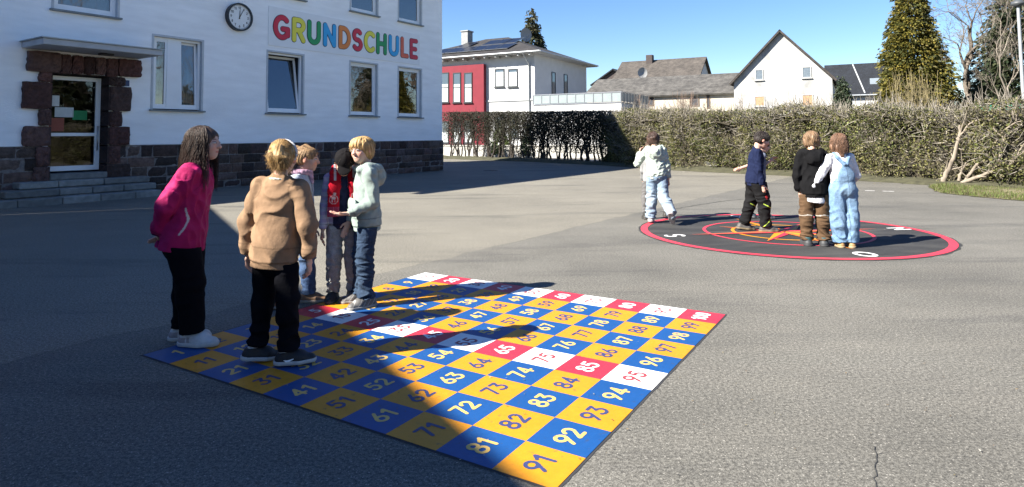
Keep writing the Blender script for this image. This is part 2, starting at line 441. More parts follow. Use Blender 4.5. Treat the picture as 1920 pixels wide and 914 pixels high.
tag(mb.build('hedge_soil', M('soil', (.05, .048, .025), .95, .35, 5, bump=.8, bscale=25, bdist=.04)), kind='structure')

# mown grass tongue at the right, its kerbless edge ragged on to the asphalt
gp = [gnd(1738, 352), gnd(1760, 362), gnd(1830, 370), gnd(1920, 378), gnd(2010, 386), gnd(2080, 372), gnd(2030, 352), gnd(1900, 345), gnd(1800, 343)]
G2 = np.array(gp)[:, :2]; cen = G2.mean(0)
ring = dens(np.r_[G2, G2[:1]], .12)[:-1]; ring = ring + np.random.RandomState(1).normal(0, .035, ring.shape)
mb = MB(); mb.add([(*p, .012) for p in ring] + [(*cen, .07)], [(i, (i + 1) % len(ring), len(ring)) for i in range(len(ring))], smooth=True)
tag(mb.build('grass_bank', M('turf', (.08, .08, .03), .95, .35, 7, bump=.6, bscale=40, bdist=.02, dirt=((.15, .125, .075), 2.2, .5, .12))), kind='structure')
def inside(P, poly):
    x, y = P[:, 0], P[:, 1]; r = np.zeros(len(P), bool); k = len(poly)
    for i in range(k):
        x1, y1 = poly[i]; x2, y2 = poly[(i + 1) % k]
        c = ((y1 > y) != (y2 > y)) & (x < (x2 - x1) * (y - y1) / (y2 - y1 + 1e-12) + x1); r ^= c
    return r
rng = np.random.RandomState(5)
P = rng.uniform(G2.min(0), G2.max(0), (26000, 2)); P = P[inside(P, ring)]
hv = sinnoise(np.c_[P, 0 * P[:, 0]], 2.0, 4); P = P[rng.uniform(-1.1, 1, len(P)) < hv + .5]; hv = sinnoise(np.c_[P, 0 * P[:, 0]], 2.0, 4)
k = len(P); a = rng.uniform(0, 6.28, k); h = rng.uniform(.03, .09, k); wv = np.c_[np.cos(a), np.sin(a), 0 * a] * .008; ln = np.c_[rng.normal(0, .03, (k, 2)), h]
B = np.c_[P, np.full(k, .02)]
V = np.stack([B - wv, B + wv, B + ln + wv * .2, B + ln - wv * .2], 1)
ct = np.where(rng.uniform(size=(k, 1)) < .38 - .2 * hv[:, None], np.array([[.17, .145, .08]]), np.array([[.10, .13, .032]])) * rng.uniform(.6, 1.3, (k, 1))
mb = MB(); mb.quads(V, ct); tag(mb.build('grass', leaf_mat('grass_blade')), kind='stuff')

# white painted dashes far out on the yard, and one long crack near the camera
def ground_strip(name, pts, w, mat, z=.004):
    P = np.array(pts, float)[:, :2]; a, b = poly_off(P, w), poly_off(P, -w); k = len(P); q = MB()
    q.add(np.r_[np.c_[a, np.full(k, z)], np.c_[b, np.full(k, z)]], [(i, i + k, i + k + 1, i + 1) for i in range(k - 1)]); return q.build(name, mat)
paint = M('road_paint', (.5, .49, .47), .7, .15, 9, dirt=((.2, .19, .17), 14, .55, .1))
for i, (a, b) in enumerate([((1622, 358), (1640, 358.5)), ((1655, 359), (1676, 359.5))]):
    tag(ground_strip('painted_dash', [gnd(*a), gnd(*b)], .06, paint), ['short white painted dash on the asphalt left of its twin', 'short white painted dash on the asphalt closest to the grass'][i], 'road marking', 'white dashes on the asphalt')
rng = np.random.RandomState(9)
cp = np.array([gnd(1640, 838), gnd(1646, 860), gnd(1638, 885), gnd(1641, 914), gnd(1637, 960)]); cp = dens(cp[:, :2], .03); cp += rng.normal(0, .006, cp.shape)
tag(ground_strip('asphalt_crack', cp, .0022, M('crack', (.04, .04, .038), 1, 0)), kind='structure')
cp = np.array([gnd(1236, 398), gnd(1290, 388), gnd(1360, 377), gnd(1420, 372)]); cp = dens(cp[:, :2], .1); cp += rng.normal(0, .012, cp.shape)
tag(ground_strip('asphalt_seam', cp, .012, M('crack', (.025, .025, .025), 1, 0)), kind='structure')

# last year's leaves and grit blown about the yard, thickest along the hedge
rng = np.random.RandomState(17); LP_ = []
for k in range(900):
    if k < 520:
        p_, = [poly_off(HD, -.7 - rng.exponential(.7))[rng.randint(14, len(HD) - 12)]]; LP_.append((p_[0] + rng.normal(0, .1), p_[1] + rng.normal(0, .1), .012))
    else: q_ = gnd(rng.uniform(0, 1920), 330 + 584 * rng.uniform() ** 1.3); LP_.append((q_[0], q_[1], .010))
mb = MB(); LP_ = np.array(LP_); sz_ = np.where(np.arange(900) < 520, .05, .014); tl_ = np.array([(.16, .115, .06), (.11, .075, .045), (.2, .17, .1), (.30, .28, .24)])[rng.randint(0, 4, 900)] * rng.uniform(.6, 1.2, (900, 1))
a_ = rng.uniform(0, 6.283, 900); u_ = np.c_[np.cos(a_), np.sin(a_), rng.uniform(-.25, .25, 900)]; v_ = np.c_[-np.sin(a_), np.cos(a_), rng.uniform(-.25, .25, 900)]; s3_ = (sz_ * rng.uniform(.5, 1.3, 900))[:, None]
mb.quads(np.stack([LP_ - u_ * s3_ * .5, LP_ - v_ * s3_ * .25, LP_ + u_ * s3_ * .5, LP_ + v_ * s3_ * .25], 1), tl_)
tag(mb.build('leaf_litter', leaf_mat('dry_leaf', transl=.1)), kind='stuff')

# ================================================================== SCHOOL
PSI = RAD(56.7); C0 = gnd(829, 320)
dw = np.array([math.cos(PSI), math.sin(PSI), 0]); nw = np.array([math.sin(PSI), -math.cos(PSI), 0])   # along the wall / out of it
EAVE, S0, DEP = 8.75, -17.2, 10.2
school = empty('school_building', C0, PSI, 'white rendered two storey school with dark stone plinth and a canopied entrance', 'building')
stucco = M('white_stucco', (.91, .91, .90), .9, .05, 1.3, bump=.55, bscale=13, bdist=.02, stretch=(1, 1, 5.0), var2=.05, scale2=.35)
reveal = M('grey_window_surround', (.50, .52, .53), .8, .08, 5)
pvc = M('white_pvc', (.82, .83, .83), .35, .03, 3)
dark_in = M('dim_room', (.05, .05, .055), .9, .2, 3)
pane_m = glass_mat('window_glass', 2.5)
sill_m = M('slate_sill', (.2, .22, .22), .6, .15, 6)

def holes_wall(mb, x0, x1, z0, z1, holes, y=0.0, mi=0):
    xs = sorted({x0, x1, *[h[0] for h in holes], *[h[1] for h in holes]}); zs = sorted({z0, z1, *[h[2] for h in holes], *[h[3] for h in holes]})
    xs = [v for v in xs if x0 <= v <= x1]; zs = [v for v in zs if z0 <= v <= z1]
    for a, b in zip(xs[:-1], xs[1:]):
        for c, d in zip(zs[:-1], zs[1:]):
            mx, mz = (a + b) / 2, (c + d) / 2
            if any(h[0] < mx < h[1] and h[2] < mz < h[3] for h in holes): continue
            mb.add([(a, y, c), (b, y, c), (b, y, d), (a, y, d)], [(0, 1, 2, 3)], mi=mi)
def reveal_box(mb, h, y, dep, mi):
    a, b, c, d = h; V = [(a, y, c), (b, y, c), (b, y, d), (a, y, d), (a, y + dep, c), (b, y + dep, c), (b, y + dep, d), (a, y + dep, d)]
    mb.add(V, [(0, 4, 5, 1), (1, 5, 6, 2), (2, 6, 7, 3), (3, 7, 4, 0)], mi=mi)
WIN = [(-11.95, -10.62, 2.2, 4.16), (-8.47, -7.15, 2.2, 4.12), (-5.1, -3.8, 2.2, 4.12), (-2.64, -1.34, 2.2, 4.14),
       (-14.27, -12.88, 4.5, 6.7), (-11.95, -10.62, 5.96, 7.95), (-8.47, -7.15, 5.96, 7.95), (-5.1, -3.8, 5.96, 7.95), (-2.64, -1.34, 5.96, 7.95)]
DOOR = (-14.30, -13.02, .62, 3.0)
w = MB()
holes_wall(w, S0, 0, 1.27, EAVE, WIN + [DOOR])
for h in WIN: reveal_box(w, h, 0, .16, 1)
w.add([(0, 0, 0), (0, DEP, 0), (0, DEP, EAVE), (0, DEP / 2, EAVE + 5), (0, 0, EAVE)], [(0, 1, 2, 3, 4)])
w.add([(S0, 0, 0), (S0, DEP, 0), (S0, DEP, EAVE), (S0, DEP / 2, EAVE + 5), (S0, 0, EAVE)], [(4, 3, 2, 1, 0)])
w.add([(S0, DEP, 0), (0, DEP, 0), (0, DEP, EAVE), (S0, DEP, EAVE)], [(3, 2, 1, 0)])
w.build('wall', [stucco, reveal], school)
# grey bands painted round the openings, 4 mm proud
for i, (a, b, c, d) in enumerate(WIN):
    f = MB(); t = .055
    f.box((a - t, -.014, d + .001), (b + t, -.001, d + t)); f.box((a - t, -.014, c - .0), (a - .001, -.001, d)); f.box((b + .001, -.014, c), (b + t, -.001, d))
    f.build('window_surround', reveal, school)
    fr = MB(); yy = .085; fw = .07
    def frame(x0, x1, z0, z1, w_, y0, y1, mbx):
        mbx.box((x0, y0, z0), (x0 + w_, y1, z1)); mbx.box((x1 - w_, y0, z0), (x1, y1, z1))
        mbx.box((x0 + w_, y0, z0), (x1 - w_, y1, z0 + w_)); mbx.box((x0 + w_, y0, z1 - w_), (x1 - w_, y1, z1))
    frame(a + .002, b - .002, c + .03, d - .002, .06, yy, yy + .075, fr)
    two = i in (0, 5)
    if two: m0, m1 = a + .40, a + .78; fr.box((m0, yy - .004, c + .09), (m1, yy + .07, d - .062))
    win = fr.build('window', pvc, school)
    sashes = [(a + .05, m0 + .01), (m1 - .01, b - .05)] if two else [(a + .05, b - .05)]
    for k, (x0, x1) in enumerate(sashes):
        s_ = MB(); frame(x0, x1, c + .085, d - .055, fw, -.03, .03, s_); so = s_.build('sash', pvc, win)
        piv = Vector((0, yy + .045, c + .085)); tilt = RAD(-8.5) if i == 1 else (RAD(-3.5) if (two and k == 1) else 0)
        tilt += RAD([.25, 0, -.5, .2, -.3, .3, -.4, .2, -.2][i]); mt_ = Matrix.Translation(piv) @ Matrix.Rotation(tilt, 4, 'X') @ Matrix.Translation((0, 0, -(c + .085))); so.matrix_local = mt_
        p = MB(); p.add([(x0 + fw - .004, 0, c + .085 + fw - .004), (x1 - fw + .004, 0, c + .085 + fw - .004), (x1 - fw + .004, 0, d - .055 - fw + .004), (x0 + fw - .004, 0, d - .055 - fw + .004)], [(0, 1, 2, 3)])
        po = p.build('pane', pane_m, win); po.matrix_local = mt_
    sl = MB(); sl.box((a - .09, -.10, c - .045), (b + .09, .16, c - .002)); sl.build('sill', sill_m, win)
    r = MB(); D2 = 2.2; V = [(a, .165, c), (b, .165, c), (b, .165, d), (a, .165, d), (a - .3, D2, c - .3), (b + .3, D2, c - .3), (b + .3, D2, d + .3), (a - .3, D2, d + .3)]
    r.add(V, [(1, 5, 4, 0), (2, 6, 5, 1), (3, 7, 6, 2), (0, 4, 7, 3), (5, 6, 7, 4)]); r.build('room', dark_in, win)
    if two or i == 4:
        cu = MB(); rr = np.random.RandomState(i)
        for (x0, x1) in (sashes if two else [(a + .05, b - .05)]):
            xs = np.linspace(x0, x1, 40); ys = .26 + .03 * np.sin(xs * 55 + 1.3 * np.sin(xs * 9))
            V = np.r_[np.c_[xs, ys, np.full(40, c + .1)], np.c_[xs, ys, np.full(40, d - .05)]]
            cu.add(V, [(k, k + 1, k + 41, k + 40) for k in range(39)], smooth=True)
        cu.build('curtain', M('net_curtain', (.32, .34, .36), .9, .1, 6), win)

# rubble plinth: individually dressed blocks over a mortar bed
stone = M('brown_sandstone', rough=.9, attr=True, var=.28, scale=14, bump=.9, bscale=22, bdist=.03, var2=.2, scale2=4)
def stones(mb, x0, x1, z0, z1, rng, yb=0.0, rows=None, wr=(.28, .7), out=(.015, .05), skip=None, base=(.088, .060, .050)):
    z = z0; nr = rows or max(int((z1 - z0) / .24), 1)
    hs = rng.uniform(.8, 1.25, nr); hs = hs / hs.sum() * (z1 - z0)
    for hh in hs:
        x = x0
        while x < x1 - .02:
            w_ = min(rng.uniform(*wr), x1 - x)
            if x1 - x - w_ < .15: w_ = x1 - x
            g = .012; lo = np.array([x + g, yb - rng.uniform(*out), z + g]); hi = np.array([x + w_ - g, yb + .03, z + hh - g])
            if not (skip and skip((lo[0] + hi[0]) / 2, (lo[2] + hi[2]) / 2)):
                t = np.array(base) * rng.uniform(.4, 1.55) * np.array([rng.uniform(.93, 1.15), 1, rng.uniform(.88, 1.1)])
                block(mb, lo, hi, t, rng)
            x += w_
        z += hh
def block(mb, lo, hi, t, rng, nx=5, nz=4, jit=.008, dep=.012):
    """front-faced block with a hewn, uneven face"""
    xs, zs = np.linspace(lo[0], hi[0], nx), np.linspace(lo[2], hi[2], nz)
    X, Z = np.meshgrid(xs, zs, indexing='ij'); e = np.minimum(np.minimum(np.arange(nx), np.arange(nx)[::-1])[:, None], np.minimum(np.arange(nz), np.arange(nz)[::-1])[None]) > 0
    Y = np.where(e, lo[1] + rng.uniform(-dep, dep * .7, X.shape), lo[1] + .018 + rng.uniform(0, .01, X.shape))
    jx = rng.uniform(-jit, jit, X.shape); jz = rng.uniform(-jit, jit, X.shape) * .6; cut_ = .5 * (np.abs(np.linspace(-1, 1, nx))[:, None] ** 4) * (np.abs(np.linspace(-1, 1, nz))[None] ** 4) * (jit > .01) * .025; jx = jx - np.sign(np.linspace(-1, 1, nx))[:, None] * cut_; jz = jz - np.sign(np.linspace(-1, 1, nz))[None] * cut_ * .7
    V = np.stack([X + jx, Y, Z + jz], -1).reshape(-1, 3); k = len(V)
    idx = np.arange(k).reshape(nx, nz)
    F = [(idx[i, j], idx[i + 1, j], idx[i + 1, j + 1], idx[i, j + 1]) for i in range(nx - 1) for j in range(nz - 1)]
    B = V.copy(); B[:, 1] = hi[1]
    bd = [idx[i, 0] for i in range(nx)] + [idx[nx - 1, j] for j in range(1, nz)] + [idx[i, nz - 1] for i in range(nx - 2, -1, -1)] + [idx[0, j] for j in range(nz - 2, 0, -1)]
    F2 = [(bd[(i + 1) % len(bd)], bd[i], bd[i] + k, bd[(i + 1) % len(bd)] + k) for i in range(len(bd))]
    mb.add(np.r_[V, B], F + F2, t)
rng = np.random.RandomState(11)
pl = MB(); DSK = lambda x, z: DOOR[0] - .05 < x < DOOR[1] + .05
mort = (.20, .175, .16)
for a, b in ((S0, DOOR[0]), (DOOR[1], .06)):
    pl.box((a, -.02, -.02), (b, .05, 1.262), mort); stones(pl, a, b, 0, 1.262, rng, -.02)
pl.box((-.05, .051, -.02), (.06, DEP, 1.262), mort)
pl.build('plinth', stone, school)
# end face of the plinth round the corner
# roof with deep boarded eave, gutter
rf = MB(); OV = .5; rise = 5 / (DEP / 2)
def slab(mb, P, th, mi=0, tint=None):
    P = np.array(P, float); nrm = np.cross(P[1] - P[0], P[2] - P[0]); nrm /= np.linalg.norm(nrm); k = len(P)
    F = [list(range(k)), list(range(k, 2 * k))[::-1]] + [(i + k, (i + 1) % k + k, (i + 1) % k, i) for i in range(k)]
    mb.add(np.r_[P, P - nrm * th], F, tint, mi)
ez = EAVE - OV * rise + .25
slab(rf, [(S0 - .3, -OV, ez), (.35, -OV, ez), (.35, DEP / 2, EAVE + 5.25), (S0 - .3, DEP / 2, EAVE + 5.25)], .2)
slab(rf, [(.35, DEP + OV, ez), (S0 - .3, DEP + OV, ez), (S0 - .3, DEP / 2 + .002, EAVE + 5.25), (.35, DEP / 2 + .002, EAVE + 5.25)], .2)
rf.build('roof', M('roof_tiles', (.10, .085, .08), .8, .2, 3, bump=.5, bscale=9), school)
gt = MB(); tube(gt, [(S0 - .3, -OV - .07, ez - .05), (.35, -OV - .07, ez - .05)], .07, 10); gt.build('gutter', M('zinc', (.33, .35, .36), .5, .1, 4, metal=.6), school)

# entrance: rough quoin stones, door, canopy, steps
rng = np.random.RandomState(21); ds = MB()
L0, R0 = DOOR[0], DOOR[1]
def quoin(x0, x1, z0, z1, out=.09):
    t = np.array((.088, .048, .040)) * rng.uniform(.4, 1.4) * np.array([rng.uniform(.9, 1.25), 1, 1]); block(ds, np.array([x0, -out - rng.uniform(0, .05), z0]), np.array([x1, .06, z1]), t, rng, 9, 8, .013, .022)
zs = [(.0, .42), (.43, .8), (.81, 1.26), (1.27, 1.73), (1.74, 2.12), (2.13, 2.75), (2.76, 2.99)]
wl2 = [.42, .30, .26, .52, .22, .55, .24]; wr2 = [.30, .52, .28, .48, .28, .5, .34]
for (a, b), wl_l, wr_r in zip(zs, wl2, wr2): quoin(L0 - wl_l, L0, a, b); quoin(R0, R0 + wr_r, a, b)
x = L0 - .48
for w_ in (.66, .24, .26, .25, .24, .28, .56):
    quoin(x, x + w_ - .012, 3.0 + rng.uniform(-.02, .02), 3.46 - (.0 if w_ > .5 else .02), .1); x += w_
# inner cheeks of the recess
for xx in (L0, R0):
    for (a, b) in zs[1:]:
        t = np.array((.085, .05, .045)) * rng.uniform(.5, 1.2)
        ds.box((xx - .02 if xx == L0 else xx - .03, -.07, a + .01), (xx + .03 if xx == L0 else xx + .02, .40, b - .01), t)
ds.box((L0, .0, 2.99), (R0, .42, 3.06), (.05, .035, .03))
ds.build('door_surround', stone, school)
dy = .34; d0, d1, dz0, dz1 = L0 + .035, R0 - .035, .66, 2.96
d_ = MB(); fw = .085
d_.bbox((d0, dy, dz0), (d0 + fw, dy + .07, dz1), .006); d_.bbox((d1 - fw - .03, dy, dz0), (d1, dy + .07, dz1), .006)
d_.bbox((d0 + fw, dy, dz0), (d1 - fw - .03, dy + .07, dz0 + .12), .006); d_.bbox((d0 + fw, dy, dz1 - .1), (d1 - fw - .03, dy + .07, dz1), .006)
d_.bbox((d0 + fw, dy + .01, 1.50), (d1 - fw - .03, dy + .06, 1.58), .006)
door = d_.build('door', pvc, school)
for a, b in ((dz0 + .12, 1.5), (1.58, dz1 - .1)):
    p = MB(); p.add([(d0 + fw - .004, dy + .035, a - .004), (d1 - fw - .026, dy + .035, a - .004), (d1 - fw - .026, dy + .035, b + .004), (d0 + fw - .004, dy + .035, b + .004)], [(0, 1, 2, 3)])
    p.build('pane', glass_mat('door_glass', 1.8, (.3, .3, .3)), door)
hb = MB(); tube(hb, [(d1 - .07, dy - .005, 1.15), (d1 - .07, dy - .05, 1.15), (d1 - .07, dy - .05, 1.75), (d1 - .07, dy - .005, 1.75)], .012, 8); hb.build('handle', M('steel', (.5, .5, .5), .3, .05, 4, metal=1), door)
hall = MB(); hall.add([(L0, .42, .6), (R0, .42, .6), (R0, .42, 3), (L0, .42, 3), (L0 - .6, 4, .6), (R0 + .6, 4, .6), (R0 + .6, 4, 3.2), (L0 - .6, 4, 3.2)], [(1, 5, 4, 0), (2, 6, 5, 1), (3, 7, 6, 2), (0, 4, 7, 3), (5, 6, 7, 4)]); hall.build('hallway', dark_in, door)
cn = MB(); cn.bbox((-14.88, -1.15, 3.50), (-12.32, .01, 3.64), .012); cn.box((-14.92, -1.19, 3.641), (-12.28, .01, 3.665), mi=1)
cn.build('canopy', [M('canopy_concrete', (.42, .43, .44), .8, .1, 3, bump=.2), M('zinc', (.33, .35, .36), .5, .1, 4, metal=.6)], school)
st = M('step_stone', rough=.9, attr=True, var=.2, scale=9, bump=.5, bscale=30, var2=.12, scale2=2)
rng = np.random.RandomState(31)
for (x0, x1, z0, z1, out, back) in ((-14.98, -12.18, .325, .47, .42, .0), (-15.35, -12.2, .165, .315, .78, .0), (-15.9, -12.25, -.02, .155, 1.14, .0), (-14.28, -13.04, .47, .62, .1, -.36)):
    s_ = MB(); x = x0
    while x < x1 - .02:
        w_ = rng.uniform(.65, 1.05); w_ = x1 - x if x1 - x - w_ < .4 else w_
        s_.bbox((x + .006, -out, z0), (x + w_ - .006, -back + .01, z1), .018, np.array((.20, .20, .185)) * rng.uniform(.75, 1.2)); x += w_
    s_.build('step', st, school)

# things hung on the school
cl = empty('wall_clock', C0 + dw * -9.52 + np.array([0, 0, 5.03]), PSI, 'round white wall clock with black rim beside the coloured lettering', 'clock')
def disc(mb, r0, r1, y0, y1, n=48, tint=None):
    a = np.linspace(0, 2 * np.pi, n, endpoint=False); c, s_ = np.cos(a), np.sin(a)
    V = np.r_[np.c_[r1 * c, np.full(n, y0), r1 * s_], np.c_[r1 * c, np.full(n, y1), r1 * s_], np.c_[r0 * c, np.full(n, y1), r0 * s_], np.c_[r0 * c, np.full(n, y0), r0 * s_]]
    F = [(i + k * n, (i + 1) % n + k * n, (i + 1) % n + ((k + 1) % 4) * n, i + ((k + 1) % 4) * n) for k in range(4) for i in range(n)]
    mb.add(V, F, tint)
q = MB(); disc(q, .37, .42, 0, -.13); q.build('case', M('black_case', (.012, .014, .018), .35, .1), cl)
q = MB(); a = np.linspace(0, 2 * np.pi, 48, endpoint=False); q.add(np.c_[.371 * np.cos(a), np.full(48, -.085), .371 * np.sin(a)], [list(range(48))]); q.build('dial', M('dial_white', (.78, .78, .76), .4, .03), cl)
q = MB()
for h in range(12):
    t = RAD(90 - 30 * h); txt = str(12 if h == 0 else h); V, F, W = glyph_poly(txt, .075, .013, .007)
    q.add(np.c_[V[:, 0] + .275 * math.cos(t), np.full(len(V), -.089), V[:, 1] + .275 * math.sin(t)], F)
for h in range(60):
    t = RAD(6 * h); c, s_ = math.cos(t), math.sin(t); r0 = .335; wd = .005 if h % 5 else .009
    q.add([(r0 * c - wd * s_, -.0885, r0 * s_ + wd * c), (r0 * c + wd * s_, -.0885, r0 * s_ - wd * c), (.36 * c + wd * s_, -.0885, .36 * s_ - wd * c), (.36 * c - wd * s_, -.0885, .36 * s_ + wd * c)], [(0, 3, 2, 1)])
q.build('numerals', M('clock_black', (.015, .015, .015), .5, 0), cl)
for ang, ln, wd, y in ((90 - 2.5, .21, .016, -.094), (90 - 28, .30, .011, -.098)):
    q = MB(); t = RAD(ang); c, s_ = math.cos(t), math.sin(t)
    q.add([(-.06 * c - wd * s_, y, -.06 * s_ + wd * c), (-.06 * c + wd * s_, y, -.06 * s_ - wd * c), (ln * c + wd * .6 * s_, y, ln * s_ - wd * .6 * c), (ln * c - wd * .6 * s_, y, ln * s_ + wd * .6 * c)], [(0, 3, 2, 1), (0, 1, 2, 3)][:1]); q.build('hand', M('clock_black', (.015, .015, .015), .5, 0), cl)

sg = empty('school_sign', C0 + dw * -4.965 + np.array([0, 0, 4.94]), PSI, 'white sign panel with multicoloured letters GRUNDSCHULE on the school wall', 'sign')
q = MB(); q.box((-3.515, -.022, -.62), (3.515, -.001, .62)); q.build('board', M('sign_board', (.83, .83, .82), .7, .03, 2), sg)
LC = [(.62, .02, .05), (.80, .70, .06), (.015, .30, .09), (.03, .36, .68), (.75, .22, .04), (.62, .02, .05), (.80, .70, .06), (.015, .30, .09), (.03, .36, .68), (.70, .12, .06), (.55, .02, .05)]
edge_m = M('letter_edge', (.03, .03, .05), .6, .1)
LH = .76; word = 'GRUNDSCHULE'; gaps = .13; tot = sum(GL[c][0] for c in word) + gaps * (len(word) - 1)
xs_ = (6.70) / (tot * LH); xx = -3.33
for ch, lc in zip(word, LC):
    wd = GL[ch][0] * LH * xs_
    V, F, W = glyph_poly(ch, LH, .155, .016, xscale=xs_)
    q = MB(); extrude_poly(q, np.c_[V[:, 0] + xx + wd / 2, np.full(len(V), -.03), V[:, 1]], F, (0, -1, 0), .012)
    o = q.build('letter', M('letter_paint_%d' % LC.index(lc), lc, .45, .05, 3), sg)
    V, F, W = glyph_poly(ch, LH, .155, .016, xscale=xs_, grow=.018)
    q = MB(); extrude_poly(q, np.c_[V[:, 0] + xx + wd / 2, np.full(len(V), -.022), V[:, 1]], F, (0, -1, 0), .008); q.build('outline', edge_m, o)
    xx += wd + gaps * LH * xs_
q = MB(); q.bbox((-.075, -.012, -.075), (.075, -.001, .075), .004); hn_ = q.build('house_number_plate', M('enamel_blue', (.015, .04, .13), .3, .1))
hn_.location = C0 + dw * -12.62 + np.array([0, 0, 2.85]); hn_.rotation_euler = (0, 0, PSI); tag(hn_, 'small square blue enamel plate on the wall right of the school door', 'house number')
pp = lambda k, c: M('paper_' + k, c, .8, .08, 12)
for (x0, x1, z0, z1, k, c, lb) in ((d0 + .09, d0 + .31, 2.22, 2.48, 'white', (.62, .64, .62), 'white notice sheet highest on the school door glass'), (d0 + .22, d0 + .62, 1.96, 2.2, 'pale', (.55, .58, .56), 'wide white notice in the middle of the school door glass'),
        (d0 + .60, d0 + .92, 1.90, 2.13, 'green', (.03, .22, .08), 'green notice on the school door glass beside the white ones'), (d0 + .09, d0 + .42, 1.62, 1.94, 'red', (.30, .09, .06), 'reddish poster lowest on the school door glass')):
    q = MB(); q.box((x0, dy + .028, z0), (x1, dy + .031, z1)); o = q.build('door_notice', pp(k, c)); o.location = C0; o.rotation_euler = (0, 0, PSI); tag(o, lb, 'notice')
q = MB(); q.bbox((-.16, -.09, -.05), (.16, .09, 0), .03); o = q.build('porch_lamp', M('lamp_case', (.05, .05, .05), .5, .1)); o.location = C0 + dw * -13.35 + nw * .55 + np.array([0, 0, 3.498]); o.rotation_euler = (0, 0, PSI); tag(o, 'flat dark lamp fixed under the entrance canopy', 'lamp')

# lower wing of the school that closes the yard on the left (out of the picture, throws the near shade)
wa = C0 + dw * -18.9; wa = np.array([-13.72, 10.37, 0]); wd_ = np.array([.518, -.855, 0]); wn2 = np.array([.855, .518, 0])
WROT = math.atan2(-wd_[1], -wd_[0])
WH, WL = 6.05, 24.0
wing = empty('school_wing', wa + wd_ * WL, WROT, 'lower white rendered wing closing the yard outside the picture', 'building')
q = MB(); wh = [(1.5 + 3 * i, 3.0 + 3 * i, z, z + 1.7) for i in range(7) for z in (1.1, 3.7)]
holes_wall(q, 0, WL, 0, WH, wh); 
for h in wh: reveal_box(q, h, 0, .15, 1)
# local +y is away from the yard
q.add([(0, 0, 0), (0, 8, 0), (0, 8, WH), (0, 0, WH)], [(3, 2, 1, 0)]); q.add([(WL, 0, 0), (WL, 8, 0), (WL, 8, WH), (WL, 0, WH)], [(0, 1, 2, 3)]); q.add([(0, 8, 0), (WL, 8, 0), (WL, 8, WH), (0, 8, WH)], [(3, 2, 1, 0)])
q.build('wall', [stucco, reveal], wing)
q = MB(); q.bbox((-.05, -.12, WH + .001), (WL + .1, 8.1, WH + .16), .02); q.build('roof', M('zinc', (.33, .35, .36), .5, .1, 4, metal=.6), wing)
for h in wh:
    q = MB(); a, b, c, d = h; q.box((a, .1, c), (a + .07, .15, d)); q.box((b - .07, .1, c), (b, .15, d)); q.box((a + .07, .1, c), (b - .07, .15, c + .07)); q.box((a + .07, .1, d - .07), (b - .07, .15, d)); wo = q.build('window', pvc, wing)
    q = MB(); q.add([(a + .07, .12, c + .07), (b - .07, .12, c + .07), (b - .07, .12, d - .07), (a + .07, .12, d - .07)], [(0, 1, 2, 3)]); q.build('pane', M('dark_pane', (.02, .025, .03), .06, 0, spec=.8), wo)
q = MB(); q.box((S0 - 2.2, .004, 0), (S0 - .001, 6, 6.05)); q.build('link_block', stucco, school)

p_ = gnd(920, 320); q = MB(); disc(q, .0, .30, .0, .012, 32)
R_ = [[1, 0, 0], [0, 0, -1], [0, 1, 0]]
q.v = [v @ np.array(R_).T for v in q.v]; o = q.build('drain_cover', M('cast_iron', (.03, .03, .032), .6, .2, 9)); o.location = (p_[0], p_[1], .002); tag(o, 'round dark iron drain cover in the shaded asphalt by the school corner', 'drain cover')
# ================================================================== HOUSES BEYOND THE HEDGE  (all square to one street grid)
VX = np.array([.879, -.476, 0]); VY = np.array([.476, .879, 0]); VROT = math.atan2(VX[1], VX[0])    # local x runs right, local y away
white_r = M('white_render', (.44, .44, .435), .9, .06, 1.5, bump=.15, bscale=30, var2=.04, scale2=.3)
old_r = M('weathered_render', (.37, .366, .352), .9, .08, 2, bump=.25, bscale=18, dirt=((.22, .22, .213), .8, .47, .2), var2=.06, scale2=.5)
cream_r = M('cream_render', (.42, .38, .31), .9, .1, 2)
frame_d = M('anthracite_frame', (.03, .033, .036), .4, .1)
pane_b = M('house_pane', (.06, .08, .10), .05, 0, spec=.9)
blind_m = M('white_blind', (.42, .45, .45), .6, .05)
def tile_mat(name, col, s=3.2, var=.3):
    """courses of tiles: brick pattern in the slope's own object space"""
    mt = M(name, col, .85, var, 2.5, var2=.2, scale2=.7); nt = mt.node_tree; N = nt.nodes; L = nt.links; b = N['Principled BSDF']
    tc = N.new('ShaderNodeTexCoord'); sp = N.new('ShaderNodeSeparateXYZ'); L.new(tc.outputs['Object'], sp.inputs[0])
    cb = N.new('ShaderNodeCombineXYZ'); ad = N.new('ShaderNodeMath'); L.new(sp.outputs['X'], ad.inputs[0]); L.new(sp.outputs['Y'], ad.inputs[1])
    L.new(ad.outputs[0], cb.inputs['X']); L.new(sp.outputs['Z'], cb.inputs['Y'])
    br = N.new('ShaderNodeTexBrick'); L.new(cb.outputs[0], br.inputs['Vector']); br.inputs['Scale'].default_value = s
    br.inputs['Color1'].default_value = (1, 1, 1, 1); br.inputs['Color2'].default_value = (.72, .72, .72, 1); br.inputs['Mortar'].default_value = (.45, .45, .45, 1); br.inputs['Mortar Size'].default_value = .035
    src = b.inputs['Base Color'].links[0].from_socket; mx = N.new('ShaderNodeMix'); mx.data_type = 'RGBA'; mx.blend_type = 'MULTIPLY'; mx.inputs['Factor'].default_value = 1
    L.new(src, mx.inputs['A']); L.new(br.outputs['Color'], mx.inputs['B']); L.new(mx.outputs['Result'], b.inputs['Base Color'])
    bp = N.new('ShaderNodeBump'); bp.inputs['Strength'].default_value = .7; bp.inputs['Distance'].default_value = .04; L.new(br.outputs['Color'], bp.inputs['Height']); L.new(bp.outputs[0], b.inputs['Normal'])
    return mt
def loc(P0, x, y, z): return P0 + VX * x + VY * y + np.array([0, 0, z])
